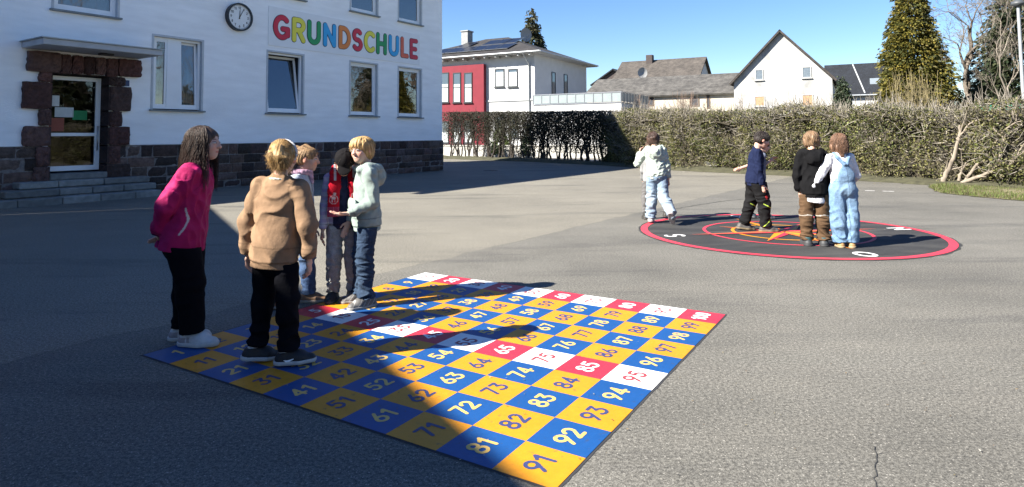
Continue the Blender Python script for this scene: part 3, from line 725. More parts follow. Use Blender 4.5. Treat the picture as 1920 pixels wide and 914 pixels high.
def winbox(parent, x0, x1, z0, z1, y=0, mat=frame_d, blind=0.0, ax='x', fill=None, sill=True, bars=False):
    """window in a wall: frame standing a little proud, pane set back, optional half-drawn blind"""
    def P(lo, hi, mb):
        if ax == 'x': mb.box((lo[0], y + lo[1], lo[2]), (hi[0], y + hi[1], hi[2]))
        else: mb.box((y - hi[1], lo[0], lo[2]), (y - lo[1], hi[0], hi[2]))
    q = MB(); t = .07
    P((x0, -.05, z0), (x0 + t, .02, z1), q); P((x1 - t, -.05, z0), (x1, .02, z1), q); P((x0 + t, -.05, z0), (x1 - t, .02, z0 + t), q); P((x0 + t, -.05, z1 - t), (x1 - t, .02, z1), q)
    if bars: P((x0 + t, -.045, (z0 + z1) / 2 - .03), (x1 - t, .015, (z0 + z1) / 2 + .03), q)
    if sill: P((x0 - .06, -.12, z0 - .06), (x1 + .06, .0, z0 - .002), q)
    w_ = q.build('window', mat, parent)
    q = MB(); P((x0 + t, -.022, z0 + t), (x1 - t, -.012, z1 - t), q); q.build('pane', fill or pane_b, w_)
    if blind:
        q = MB(); P((x0 + t, -.026, z0 + t), (x1 - t, -.0235, z0 + t + (z1 - z0 - 2 * t) * blind), q); q.build('blind', blind_m, w_)
    return w_
def rect_roof(P, th): pass

# ---- villa with the red bay
vc = at(1003, 205, 46.0); vc[2] = 0
vil = empty('villa', vc, VROT, 'white hip roofed villa with a red front section and dark framed windows', 'house')
VL, VD, VE = 12.2, 10.2, 7.45
q = MB(); q.box((-VL, 0, 0), (0, VD, VE - .02)); q.build('wall', white_r, vil)
def vx(px, y=0.0):       # local x on the front plane seen at photo column px
    d = ray(px, 200); n_ = VY; o = vc + VY * y; t = (n_ @ (o - [0, 0, CAM_H])) / (n_ @ d); return float((np.array([0, 0, CAM_H]) + d * t - vc) @ VX)
def vz(px, py, y=0.0):
    d = ray(px, py); n_ = VY; o = vc + VY * y; t = (n_ @ (o - [0, 0, CAM_H])) / (n_ @ d); return float(CAM_H + d[2] * t)
def vside(px, py):
    d = ray(px, py); t = (VX @ (vc - [0, 0, CAM_H])) / (VX @ d); p = np.array([0, 0, CAM_H]) + d * t; return float((p - vc) @ VY), float(p[2])
q = MB(); q.box((-VL + .01, -.35, 0), (vx(907, -.35), -.001, VE - .55)); q.build('red_bay', M('red_render', (.15, .014, .024), .85, .08, 2, bump=.15, bscale=30), vil)
for a, b in ((826.5, 841), (849, 863.5), (870, 885)):
    x0, x1 = vx(a, -.4), vx(b, -.4); winbox(vil, x0, x1, vz(a, 193, -.4), vz(a, 137, -.4), -.352, blind=.62, bars=True)
    winbox(vil, x0, x1, .9, 2.6, -.352, blind=.5)
for a, b in ((928.5, 946), (953.5, 971)):
    winbox(vil, vx(a), vx(b), vz(a, 164), vz(a, 130), -.002, blind=.86)
    winbox(vil, vx(a), vx(b), 1.35, 3.05, -.002, blind=.0)
q = MB(); q.box((vx(909), -.07, 4.02), (.07, -.002, 4.14)); q.box((.002, -.07, 4.02), (.07, VD, 4.14)); q.build('string_course', M('light_grey_trim', (.3, .31, .31), .7, .08), vil)
for a, b in ((1034, 1041.5), (1057, 1064)):
    y0, z1 = vside(a, 135 if a < 1050 else 139); y1, z0 = vside(b, 181); winbox(vil, y0, y1, z0, z1, .0, blind=.0, ax='y')
# hip roof with open rafters and soffit
OV = .75
def hip_roof(mb, x0, x1, y0, y1, ez, rz, th=.14, mi=0):
    hx = (y1 - y0) / 2; yc = (y0 + y1) / 2; a, b = (x0 + hx * .98, yc, rz), (x1 - hx * .98, yc, rz)
    if x1 - x0 <= y1 - y0: a = b = ((x0 + x1) / 2, yc, rz)
    c = [(x0, y0, ez), (x1, y0, ez), (x1, y1, ez), (x0, y1, ez)]
    for P in ([c[0], c[1], b, a], [c[1], c[2], b], [c[2], c[3], a, b], [c[3], c[0], a]): mb.add([*P], [list(range(len(P)))], mi=mi)
    d = [(x, y, z - th) for x, y, z in c]
    mb.add(c + d, [(i, i + 4, (i + 1) % 4 + 4, (i + 1) % 4) for i in range(4)] + [(7, 6, 5, 4)], mi=1)
q = MB(); hip_roof(q, -VL - OV, OV, -OV, VD + OV, VE + .12, 9.75); rfv = q.build('roof', [tile_mat('dark_brown_tiles', (.036, .033, .032), 3.4), M('white_fascia', (.36, .36, .35), .7, .08)], vil)
q = MB(); tube(q, [(-VL - OV, -OV - .06, VE + .07), (OV + .05, -OV - .06, VE + .07)], .065, 8); tube(q, [(OV + .06, -OV - .06, VE + .07), (OV + .06, VD + OV, VE + .07)], .065, 8)
tube(q, [(-.55, -OV - .06, VE + .02), (-.5, -OV + .1, VE - .25), (-.42, -.08, VE - .75), (-.42, -.08, 0)], .05, 8); q.build('gutter', M('zinc', (.33, .35, .36), .5, .1, 4, metal=.6), vil)
for i in range(14):
    q = MB(); x = -VL - .3 + i * .95; q.bbox((x, -OV + .04, VE - .17), (x + .14, .0, VE - .022), .02); q.build('rafter_end', M('white_fascia', (.36, .36, .35), .7, .08), vil)
slope_v = (9.75 - VE - .12) / ((VD + 2 * OV) / 2)
zv = lambda y: VE + .12 + (y + OV) * slope_v
q = MB(); cx_ = vx(877, 4.4); q.bbox((cx_ - .33, 3.9, 8.2), (cx_ + .33, 4.7, 10.35), .01); q.bbox((cx_ - .4, 3.83, 10.352), (cx_ + .4, 4.77, 10.47), .02)
chv = q.build('chimney', M('slate_clad', (.22, .225, .225), .8, .2, 7, bump=.4, bscale=14), rfv)
spm = M('solar_cell', (.008, .009, .013), .3, .1, 2, spec=.4); fr_al = M('alu', (.25, .26, .28), .4, .05, metal=.7)
n_sp = 0
ang = math.atan(slope_v)
SPL = ['dark solar panel at the chimney end of the lower row on the villa roof', 'second dark solar panel from the chimney end in the lower roof row', 'third dark solar panel from the chimney end in the lower roof row', 'fourth dark solar panel from the chimney end in the lower roof row', 'fifth dark solar panel of the lower roof row', 'dark solar panel nearest the hip in the lower roof row',
       'dark solar panel furthest from the hip in the upper roof row', 'second dark solar panel of the upper roof row', 'third dark solar panel of the upper roof row', 'dark solar panel nearest the hip in the upper roof row']
def solar(x, y, i):
    q = MB(); q.box((0, 0, .06), (1.08, 1.72, .09)); o = q.build('solar_panel', spm)
    q = MB()
    for a, b in (((-.012, -.012, .05), (1.092, .0, .1)), ((-.012, 1.72, .05), (1.092, 1.732, .1)), ((-.012, 0, .05), (0, 1.72, .1)), ((1.08, 0, .05), (1.092, 1.72, .1)), ((.1, .3, -.03), (.16, .36, .05)), ((.9, 1.3, -.03), (.96, 1.36, .05))): q.box(a, b)
    q.build('frame', fr_al, o)
    p = loc(vc, x, y, zv(y) + .02); o.matrix_world = Matrix.Translation(p) @ Matrix.Rotation(VROT, 4, 'Z') @ Matrix.Rotation(ang, 4, 'X')
    tag(o, SPL[i], 'solar panel', 'solar panels on the villa roof')
i = 0
for x in (-9.3, -8.15, -7.0, -5.85, -4.7, -3.55): solar(x, .35, i); i += 1
for x in (-8.2, -5.85, -4.7, -3.9): solar(x, 2.2, i); i += 1
# roof terrace over the garage at the villa's right
gx0, gz = .15, 3.62
q = MB(); q.box((gx0, -.55, 0), (gx0 + 6.6, 6.0, gz)); gar = q.build('garage', white_r, vil)
q = MB(); L_ = 6.62
for k in range(7): pass
pan = M('terrace_panel', (.22, .255, .255), .35, .08, 3); rail = M('alu', (.25, .26, .28), .4, .05, metal=.7)
bal = empty('terrace_balustrade', loc(vc, gx0, -.55, gz), VROT, 'pale panelled balustrade round the roof terrace beside the white villa', 'balustrade')
q = MB(); q.box((-.02, -.05, .001), (6.64, .05, .06)); q.box((-.02, -.05, .70), (6.64, .05, .76)); q.box((6.54, .05, .001), (6.64, 6.5, .06)); q.box((6.54, .05, .70), (6.64, 6.5, .76))
for k in range(11):
    x = .0 + k * .658; q.box((x - .025, -.04, .06), (x + .025, .04, .70))
for k in range(1, 11): q.box((6.55, k * .65 - .03, .06), (6.63, k * .65 + .03, .70))
q.build('frame', rail, bal)
for k in range(10):
    q = MB(); x = k * .658 + .03; q.box((x, -.015, .09), (x + .6, .015, .68)); q.build('panel', pan, bal)
for k in range(10):
    q = MB(); y = k * .65 + .035; q.box((6.58, y, .09), (6.60, y + .58, .68)); q.build('panel', pan, bal)
# satellite dish behind the hip
def dish(p, r, yaw, label):
    e = empty('satellite_dish', p, yaw, label, 'satellite dish'); q = MB(); n = 20; V = []; F = []
    for j in range(6):
        rr = r * j / 5; V += [(rr * math.cos(a), -.25 * (rr ** 2) / r + .02, rr * 1.05 * math.sin(a)) for a in np.linspace(0, 6.283, n, endpoint=False)]
    F = [(j * n + i, j * n + (i + 1) % n, (j + 1) * n + (i + 1) % n, (j + 1) * n + i) for j in range(5) for i in range(n)]
    q.add(V, F, smooth=True); q.build('reflector', M('dish_grey', (.26, .26, .255), .5, .05), e)
    q = MB(); tube(q, [(0, .04, 0), (0, .2, -.1), (0, .2, -1.0)], .03, 8); tube(q, [(0, .0, -r), (0, -r * .9, -.1)], .015, 6); q.build('mast', M('steel', (.5, .5, .5), .3, .05, 4, metal=1), e)
dp = at(985, 66, 51.5); dish(dp, .55, VROT + RAD(60), 'grey satellite dish standing above the ridge of the white villa')

def gable_house(name, label, P0, W, D, ez, rz, wallm, roofm, ov=.35, cat='house', ridge='y'):
    e = empty(name, P0, VROT, label, cat); q = MB()
    if ridge == 'y':   # gable faces us
        q.add([(-W, 0, 0), (0, 0, 0), (0, 0, ez), (-W / 2, 0, rz), (-W, 0, ez)], [(0, 1, 2, 3, 4)]); q.add([(-W, D, 0), (0, D, 0), (0, D, ez), (-W / 2, D, rz), (-W, D, ez)], [(4, 3, 2, 1, 0)])
        q.add([(0, 0, 0), (0, D, 0), (0, D, ez), (0, 0, ez)], [(0, 1, 2, 3)]); q.add([(-W, 0, 0), (-W, D, 0), (-W, D, ez), (-W, 0, ez)], [(3, 2, 1, 0)])
        sl = (rz - ez) / (W / 2); r = MB(); up = .16
        slab(r, [(ov, -ov, ez - sl * ov + up), (ov, D + ov, ez - sl * ov + up), (-W / 2, D + ov, rz + up), (-W / 2, -ov, rz + up)], .15)
        slab(r, [(-W - ov, D + ov, ez - sl * ov + up), (-W - ov, -ov, ez - sl * ov + up), (-W / 2, -ov, rz + up + .002), (-W / 2, D + ov, rz + up + .002)], .15)
    else:
        q.add([(-W, 0, 0), (0, 0, 0), (0, 0, ez), (-W, 0, ez)], [(0, 1, 2, 3)]); q.add([(-W, D, 0), (0, D, 0), (0, D, ez), (-W, D, ez)], [(3, 2, 1, 0)])
        q.add([(0, 0, 0), (0, D, 0), (0, D, ez), (0, D / 2, rz), (0, 0, ez)], [(0, 1, 2, 3, 4)]); q.add([(-W, 0, 0), (-W, D, 0), (-W, D, ez), (-W, D / 2, rz), (-W, 0, ez)], [(4, 3, 2, 1, 0)])
        sl = (rz - ez) / (D / 2); r = MB(); up = .16
        slab(r, [(-W - ov, -ov, ez - sl * ov + up), (ov, -ov, ez - sl * ov + up), (ov, D / 2, rz + up), (-W - ov, D / 2, rz + up)], .15)
        slab(r, [(ov, D + ov, ez - sl * ov + up), (-W - ov, D + ov, ez - sl * ov + up), (-W - ov, D / 2, rz + up + .002), (ov, D / 2, rz + up + .002)], .15)
    q.build('wall', wallm, e); ro = r.build('roof', roofm, e); return e, ro
def on_front(P0, px, py):
    d = ray(px, py); t = (VY @ (P0 - [0, 0, CAM_H])) / (VY @ d); p = np.array([0, 0, CAM_H]) + d * t; return float((p - P0) @ VX), float(p[2])
# ---- weathered white gable
g0 = at(1562, 200, 48.0); g0[2] = 0
GW = -on_front(g0, 1377, 200)[0]
gez, grz = 5.75, on_front(g0, 1463, 60)[1]
gh, ghr = gable_house('gable_house', 'white gabled house with weather stained front and small windows', g0, GW, 11, gez, grz, old_r, tile_mat('brown_tiles', (.07, .058, .05), 3.2))
for (a, b, c, d_) in ((1416, 1431, 151, 130), (1504, 1521, 147, 125)):
    x0, z0 = on_front(g0, a, c); x1, z1 = on_front(g0, b, d_); winbox(gh, x0, x1, z0, z1, -.002, mat=M('pale_frame', (.3, .3, .29), .6, .1), fill=M('dull_pane', (.11, .13, .15), .1, .2, spec=.8))
board_m = M('chipboard', (.32, .20, .115), .85, .2, 8)
for (a, b, c, d_) in ((1415, 1434, 200, 180), (1504, 1525, 200, 177)):
    x0, z0 = on_front(g0, a, c); x1, z1 = on_front(g0, b, d_); ww = winbox(gh, x0, x1, z0, z1, -.002, mat=M('pale_frame', (.3, .3, .29), .6, .1), fill=board_m)
# ---- dark slate house to its right
d0_ = at(1725, 200, 60.0); d0_[2] = 0
xl = on_front(d0_, 1552, 200)[0]
sh, shr = gable_house('slate_roof_house', 'long white house with dark blue grey roof behind the small conifer', d0_, -xl, 9, on_front(d0_, 1650, 176)[1], on_front(d0_ + VY * 4.5, 1620, 122)[1], white_r, tile_mat('slate_tiles', (.016, .02, .028), 4), ridge='x')
q = MB(); q.box((-7.9, -.0, 0), (-7.7, .1, .1))
yy = 1.4; zz = on_front(d0_, 1650, 176)[1] + yy * ((on_front(d0_ + VY * 4.5, 1620, 122)[1] - on_front(d0_, 1650, 176)[1]) / 4.5) + .3
xk = on_front(d0_ + VY * yy, 1641, 165)[0]; q = MB(); q.box((xk - .45, yy - .2, zz - .5), (xk + .45, yy + .35, zz + .3)); q.build('skylight', M('skylight_pane', (.2, .23, .26), .1, .05, spec=.9), shr)
q = MB(); e_ = (on_front(d0_ + VY * 4.5, 1620, 122)[1] - on_front(d0_, 1650, 176)[1]) / 4.5; zb = on_front(d0_, 1650, 176)[1] + .21
xa, xb = on_front(d0_ + VY * 4.3, 1599, 124)[0], on_front(d0_, 1622, 172)[0]
tube(q, [(xa, 4.3, zb + 4.3 * e_ + .02), (xb, -.2, zb - .2 * e_ + .02)], .07, 6); q.build('roof_pipe', M('light_grey_trim', (.3, .31, .31), .7, .08), shr)
q = MB(); tube(q, [(xl - .3, -.42, zb - .32), (.3, -.42, zb - .32)], .08, 8); q.build('gutter', M('zinc', (.33, .35, .36), .5, .1, 4, metal=.6), sh)
# ---- long low barn and taller brown roofs
b0 = at(1400, 190, 52.5); b0[2] = 0; xl = on_front(b0, 1098, 190)[0]
bez = on_front(b0, 1300, 177)[1]; brz = on_front(b0 + VY * 4.2, 1250, 146.5)[1]
barn, barnr = gable_house('low_barn', 'long low barn with mossy grey roof and cream walls', b0, -xl, 8.4, bez, brz, cream_r, tile_mat('mossy_tiles', (.10, .094, .085), 4.5, .45), ridge='x', cat='barn')
for (a, b, c, d_) in ((1188, 1226, 200, 183), (1293, 1311, 200, 183), (1325, 1331, 204, 178)):
    x0, z0 = on_front(b0, a, c); x1, z1 = on_front(b0, b, d_); winbox(barn, x0, x1, z0, z1, -.002, sill=False, fill=M('dim_room', (.05, .05, .055), .9, .2, 3), mat=M('timber', (.12, .085, .06), .8, .2, 8))
h0 = at(1306, 190, 72.0); h0[2] = 0; xl = on_front(h0, 1150, 190)[0]; hez = on_front(h0, 1220, 154)[1]; hrz = on_front(h0 + VY * 4.5, 1230, 115)[1]
bh, bhr = gable_house('brown_roof_house', 'house with large weathered brown roof and a dark chimney behind the barn', h0, -xl, 9, hez, hrz, white_r, tile_mat('faded_brown_tiles', (.085, .073, .062), 3.2, .35), ridge='x')
q = MB(); xk = on_front(h0 + VY * 4.2, 1219, 112)[0]; q.bbox((xk - .4, 3.7, hrz - 1.2), (xk + .4, 4.5, hrz + .75), .02); q.build('chimney', M('dark_brick', (.05, .04, .038), .9, .25, 9), bhr)
dish(at(1204, 137, 73.2), .6, VROT + RAD(40), 'small satellite dish low on the brown roof')
k0 = at(1160, 190, 80.0); k0[2] = 0; xl = on_front(k0, 1122, 190)[0]
gable_house('dark_roof_house', 'distant dark roof end showing left of the brown roof', k0 + VX * 2.2, 5.6, 9, on_front(k0, 1130, 158)[1], on_front(k0, 1158, 131)[1], M('dark_brick', (.05, .04, .038), .9, .25, 9), tile_mat('slate_tiles', (.016, .02, .028), 4), ridge='y')
r0 = at(1960, 195, 52.0); r0[2] = 0; xl = on_front(r0, 1838, 195)[0]
gable_house('far_right_house', 'low house mostly hidden by the dark spruce by the lamp post', r0, -xl, 8, on_front(r0, 1880, 197)[1], on_front(r0 + VY * 4, 1880, 168)[1], white_r, tile_mat('brown_tiles', (.07, .058, .05), 3.2), ridge='x')
# low garden wall and steps in front of the villa, pale in the sun
q = MB(); q.bbox((-12, -4.6, 0), (7.2, -4.35, .75), .02); q.bbox((-12.03, -4.65, .752), (7.23, -4.3, .82), .01); o = q.build('garden_wall', M('pale_wall', (.36, .35, .32), .9, .12, 3)); o.location = vc; o.rotation_euler = (0, 0, VROT); tag(o, 'low pale garden wall in front of the villa seen through the bare hedge', 'wall')

# ---- lamp post by the right edge
lp = at(1921, 200, 17.5); lp[2] = 0
tp = at(1909, 12, 17.5)
la_ = empty('street_lamp', lp, 0, 'slim grey street lamp rising behind the hedge by the spruce', 'street lamp'); dx = tp - lp; dx[1] = 0
q = MB(); hz_ = tp[2]; tube(q, [(0, 0, 0), (dx[0] * .35, 0, hz_ * .35), (dx[0] * .36, 0, hz_ * .36), (dx[0], 0, hz_)], [.07, .065, .045, .04], 12); q.build('pole', M('lamp_grey', (.22, .235, .245), .5, .08, 3), la_)
q = MB(); n = 20
for z, r in ((hz_ - .02, .07), (hz_ + .05, .17), (hz_ + .09, .17), (hz_ + .17, .08), (hz_ + .19, .02)): q.add([(dx[0] + r * math.cos(a), r * math.sin(a), z) for a in np.linspace(0, 6.283, n, endpoint=False)], [])
q.f += [[k * n + i, k * n + (i + 1) % n, (k + 1) * n + (i + 1) % n, (k + 1) * n + i] for k in range(4) for i in range(n)]; q.mi += [0] * (4 * n); q.sm += [True] * (4 * n)
q.build('lamp_head', M('lamp_dark', (.06, .065, .07), .5, .1), la_)
# ================================================================== VEGETATION
leafm = leaf_mat('leaf'); barkm = M('bark', rough=.9, attr=True, var=.3, scale=9, bump=.6, bscale=25, bdist=.02, stretch=(1, 1, .3))
def wiggle(p0, p1, n, amp, rng):
    t = np.linspace(0, 1, n)[:, None]; P = np.asarray(p0) * (1 - t) + np.asarray(p1) * t
    w = np.cumsum(rng.normal(0, amp, (n, 3)), 0); w -= t * w[-1]; return P + w
HDt = np.array(HEDGE, float)
def hedge_at(u):   # u metres along the front line from point 1
    P = HDt[1:]; L = np.r_[0, np.cumsum(np.linalg.norm(np.diff(P, axis=0), axis=1))]; u = np.clip(u, 0, L[-1] - .01); i = np.searchsorted(L, u, 'right') - 1
    f = (u - L[i]) / (L[i + 1] - L[i]); p = P[i] * (1 - f) + P[i + 1] * f; d = (P[i + 1] - P[i]) / (L[i + 1] - L[i]); return p, np.array([-d[1], d[0]])
SEG = np.linalg.norm(np.diff(HDt[1:], axis=0), axis=1); U_SPLIT = SEG[0] + SEG[1] * .93

# ---- bare, see-through part: each shrub a thing with its stems and its clipped crown of twigs
HL = ['first bare hedge shrub beside the school corner, in shade', 'bare hedge shrub second from the school corner', 'bare hedge shrub third from the school corner', 'bare hedge shrub fourth from the school corner, before the red bay',
      'bare hedge shrub before the joint of red bay and white wall', 'thin bare hedge shrub left of the small round evergreen', 'bare hedge shrub in front of the small round evergreen', 'bare hedge shrub right of the small round evergreen',
      'dark hedge shrub before the villa drainpipe', 'dense dark hedge shrub before the villa corner', 'dense dark hedge shrub before the left end of the terrace', 'dense dark hedge shrub before the middle of the terrace', 'dark hedge shrub third from the green hedge', 'dark hedge shrub second from the green hedge', 'last dark hedge shrub touching the green hedge']
NS = 15
for k in range(NS):
    rng = np.random.RandomState(100 + k); u = (k + .5) * U_SPLIT / NS; p, nn = hedge_at(u); W = U_SPLIT / NS
    dn = k / (NS - 1.0); top = 3.0 - .35 * dn
    c = np.array([*(p + nn * .35), 0]); along = np.array([nn[1], -nn[0], 0]); n3 = np.array([*nn, 0])
    e = empty('hedge_shrub', c, 0, HL[k], 'shrub', 'bare shrubs of the shaded hedge')
    for j in range(rng.randint(4, 7)):
        q = MB(); b = along * rng.uniform(-.42, .42) * W + n3 * rng.uniform(-.15, .25); mid_ = b + along * rng.uniform(-.35, .35) + np.array([0, 0, rng.uniform(.9, 1.4)]); tp_ = mid_ + along * rng.uniform(-.5, .5) + np.array([0, 0, top - mid_[2] - .3])
        P1 = np.r_[wiggle(b + [0, 0, .05], mid_, 7, .035, rng), wiggle(mid_, tp_, 7, .05, rng)[1:]]; r0 = rng.uniform(.035, .07)
        tube(q, P1, np.linspace(r0, .018, len(P1)), 6, (.035, .028, .022))
        for s_ in range(5):
            i = rng.randint(4, len(P1) - 1); d = along * rng.normal(0, .45) + n3 * rng.normal(0, .25) + np.array([0, 0, rng.uniform(.3, .9)]); Q = wiggle(P1[i], P1[i] + d, 6, .04, rng); tube(q, Q, np.linspace(r0 * .5, .008, 6), 4, (.035, .028, .022), cap=False)
        q.build('stem', barkm, e)
    q = MB(); nt = 420
    zb = 1.15 - .35 * dn
    for j in range(nt):
        s0 = along * rng.uniform(-.55, .55) * W + n3 * rng.uniform(-.55, .6); z = zb + (top - zb) * rng.beta(1.6, 1.0); d = along * rng.normal(0, .22) + n3 * rng.normal(0, .15) + np.array([0, 0, rng.normal(.1, .2)])
        a = s0 + np.array([0, 0, z]); b = a + d; b[2] = min(b[2], top + rng.uniform(-.05, .06)); tube(q, [a, (a + b) / 2 + rng.normal(0, .03, 3), b], [.011, .008, .004], 3, (.04, .033, .025), cap=False)
    nl = int(1100 + 1900 * dn); zl = zb + (top - zb) * rng.beta(1.5, .9, nl) * 1.0
    low = rng.uniform(size=nl) < .06 + .30 * dn; zl = np.where(low, rng.uniform(.5, 2.0, nl), zl)
    P = along * (rng.uniform(-.56, .56, nl) * W)[:, None] + n3 * rng.uniform(-.6, .6, nl)[:, None] + np.c_[0 * zl, 0 * zl, np.minimum(zl, top)]
    hv = sinnoise(P + c, 3.0, 77); P = P[hv > -.55]; tc_ = np.array([[.026, .027, .013]]) * np.random.RandomState(k).uniform(.6, 1.5, (len(P), 1)) * np.array([1, 1, 1]); leaves(q, P, .085, rng, tc_)
    q.build('crown', leaf_mat('leaf_dark', transl=.15), e)

# ---- clipped green hedge
u1 = U_SPLIT - .6; U_END = SEG.sum() - .05
hedge = empty('clipped_hedge', (*hedge_at(u1)[0], 0), 0, 'long clipped hedge with olive green leaves and grey twigs along the yard', 'hedge'); HO = np.array(hedge.location)
rng = np.random.RandomState(8)
Ls = np.linspace(u1, U_END, 160); PB = [hedge_at(u) for u in Ls]; 
def htop(u): return 2.48 - .022 * (u - u1) + .06 * math.sin(u * .83) + .05 * math.sin(u * 2.1 + 1) + .03 * math.sin(u * 5.3) + .0 * u
def hsurf(u, s, rng_noise=True):
    """s 0..1 from the front foot over the top to the back foot; returns point and outward normal"""
    p, nn = hedge_at(u); H_ = htop(u); T_ = 1.35; n3 = np.array([*nn, 0])
    a = s * (2 * H_ + T_)
    if a < H_: q, no = np.array([*p, a]), -n3
    elif a < H_ + T_: q, no = np.array([*(p + nn * (a - H_)), H_]), np.array([0, 0, 1.])
    else: q, no = np.array([*(p + nn * T_), max(2 * H_ + T_ - a, 0)]), n3
    bul = .16 * math.sin(u * 1.7) + .12 * math.sin(u * 3.9 + 1 + q[2]) + .1 * math.sin(q[2] * 4 + u * 2)
    return q + no * bul * (.4 if no[2] > .5 else 1), no
q = MB(); ns = 26; V = []
for u in Ls:
    for j in range(ns):
        P_, no = hsurf(u, j / (ns - 1)); V.append(P_ - no * .34)
V = np.array(V); V[:, 2] = np.maximum(V[:, 2], .1); V += rng.normal(0, .035, V.shape); kk = len(Ls)
F = [(i * ns + j, (i + 1) * ns + j, (i + 1) * ns + j + 1, i * ns + j + 1) for i in range(kk - 1) for j in range(ns - 1)]
q.add(V - HO, F, (.05, .042, .026), mi=1)
N_ = 125000; uu = u1 + (U_END - u1) * rng.uniform(0, 1, N_) ** 1.15; ss = rng.beta(1.1, 1.9, N_) * .82
SP = np.empty((N_, 3)); NO = np.empty((N_, 3))
for i in range(N_): SP[i], NO[i] = hsurf(uu[i], ss[i])
dep = rng.exponential(.11, N_) - .10; P = SP - NO * dep[:, None] + rng.normal(0, .03, (N_, 3)); P[:, 2] = np.maximum(P[:, 2], .06)
gap = sinnoise(P, 4.5, 12) + .7 * sinnoise(P, 10, 13); dens_low = np.clip(P[:, 2] / .5, .25, 1); keep = (rng.uniform(-1.5, 1.0, N_) < gap + .12) & (rng.uniform(size=N_) < dens_low)
P, hue = P[keep], sinnoise(P, 1.1, 14)[keep] + .8 * sinnoise(P, 3.3, 15)[keep]; k = len(P)
pal = np.array([(.165, .150, .050), (.11, .115, .036), (.22, .185, .095), (.165, .138, .085), (.065, .075, .028), (.18, .19, .06)])
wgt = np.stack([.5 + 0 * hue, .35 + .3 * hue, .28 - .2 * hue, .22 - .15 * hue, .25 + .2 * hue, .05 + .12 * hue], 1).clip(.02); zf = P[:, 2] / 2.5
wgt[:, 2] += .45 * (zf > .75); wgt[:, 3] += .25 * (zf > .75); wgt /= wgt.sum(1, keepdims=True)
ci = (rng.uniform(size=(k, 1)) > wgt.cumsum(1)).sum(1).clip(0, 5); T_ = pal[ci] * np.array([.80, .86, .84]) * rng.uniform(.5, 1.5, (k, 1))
leaves(q, P - HO, .076, rng, T_, .55)
hf = q.build('foliage', [leafm, M('hedge_core', (.045, .038, .025), 1, .4, 4, bump=.9, bscale=9, bdist=.1)], hedge)
q = MB(); nt = 8500
ut = u1 + (U_END - u1) * rng.uniform(0, 1, nt)
for u in ut:
    band = math.sin(u * .9) + math.sin(u * .37 + 1)
    s_ = rng.beta(2.2, 2.2) * .62 if band > 0 else rng.beta(3, 1.7) * .6
    a, no = hsurf(u, s_); a = a - no * rng.uniform(0, .22); d = no * rng.uniform(.05, .3) + rng.normal(0, .16, 3) + np.array([0, 0, .10]); b = a + d
    w_ = rng.uniform(.5, 1.25); tube(q, [a - HO, (a + b) / 2 - HO + rng.normal(0, .03, 3), b - HO], [.012, .009, .004], 3, np.array((.235, .21, .17)) * w_, cap=False)
q.build('twigs', barkm, hedge)
# thick pale bare limbs at the open right end, in front of the leaves
def limb(pix, off, rad, nm='bare_limb'):
    Q = []
    for (x, y) in pix:
        d = ray(x, y)
        # meet the vertical plane of the hedge front, a little outside it
        best = None
        for a, b in zip(HDt[4:-1], HDt[5:]):
            e_ = (b - a) / np.linalg.norm(b - a); n2 = np.array([-e_[1], e_[0]]); o = a - n2 * off; t = (n2 @ o) / (n2 @ d[:2]); p = np.array([0, 0, CAM_H]) + d * t; s_ = (p[:2] - a) @ e_
            if -.3 <= s_ <= np.linalg.norm(b - a) + .3 and t > 0: best = p if best is None else best
        if best is not None: best[2] = max(best[2], .03); Q.append(best)
    Q = np.array(Q); r_ = np.random.RandomState(len(pix) * 7 + int(pix[0][0])); D = []
    for a, b in zip(Q[:-1], Q[1:]): D += list(wiggle(a, b, 5, .018, r_)[:-1])
    D = np.array(D + [Q[-1]]); q = MB(); tube(q, D - HO, np.linspace(rad, rad * .4, len(D)), 8, np.array((.21, .175, .135)) * r_.uniform(.85, 1.1))
    for i in range(2, len(D) - 1, 2):
        dd = r_.normal(0, .16, 3) + np.array([0, -.03, .14]); tube(q, wiggle(D[i], D[i] + dd * 1.6, 5, .02, r_) - HO, np.linspace(rad * .35, .006, 5), 5, (.20, .17, .13), cap=False)
    q.build(nm, barkm, hedge)
for pix, off, rad in ([[(1770, 342), (1778, 318), (1790, 290), (1797, 262), (1800, 235)], .12, .075], [[(1805, 345), (1835, 335), (1858, 322), (1872, 300), (1880, 262), (1862, 240)], .15, .055], [[(1812, 340), (1832, 312), (1855, 288), (1868, 262), (1850, 240)], .05, .045],
        [[(1855, 322), (1880, 318), (1905, 300), (1920, 270)], .1, .04], [[(1795, 262), (1820, 232), (1850, 222), (1890, 216)], .1, .028], [[(1868, 262), (1895, 240), (1915, 228)], .08, .03], [[(1798, 340), (1803, 320), (1812, 305)], .1, .045]): limb(pix, off, rad)
# concrete beam in the hedge foot
q = MB(); ba, bb = gnd(1282, 318)[:2], gnd(1380, 321.6)[:2]; e_ = (bb - ba) / np.linalg.norm(bb - ba); ln_ = np.linalg.norm(bb - ba)
q.bbox((0, -.1, .16), (ln_, .1, .36), .02); o = q.build('concrete_beam', M('old_concrete', (.17, .165, .15), .9, .3, 5, bump=.3, dirt=((.06, .06, .04), 4, .5, .15))); o.location = (*ba, 0); o.rotation_euler = (0, 0, math.atan2(e_[1], e_[0])); tag(o, 'pale concrete beam lying in the foot of the green hedge', 'beam')

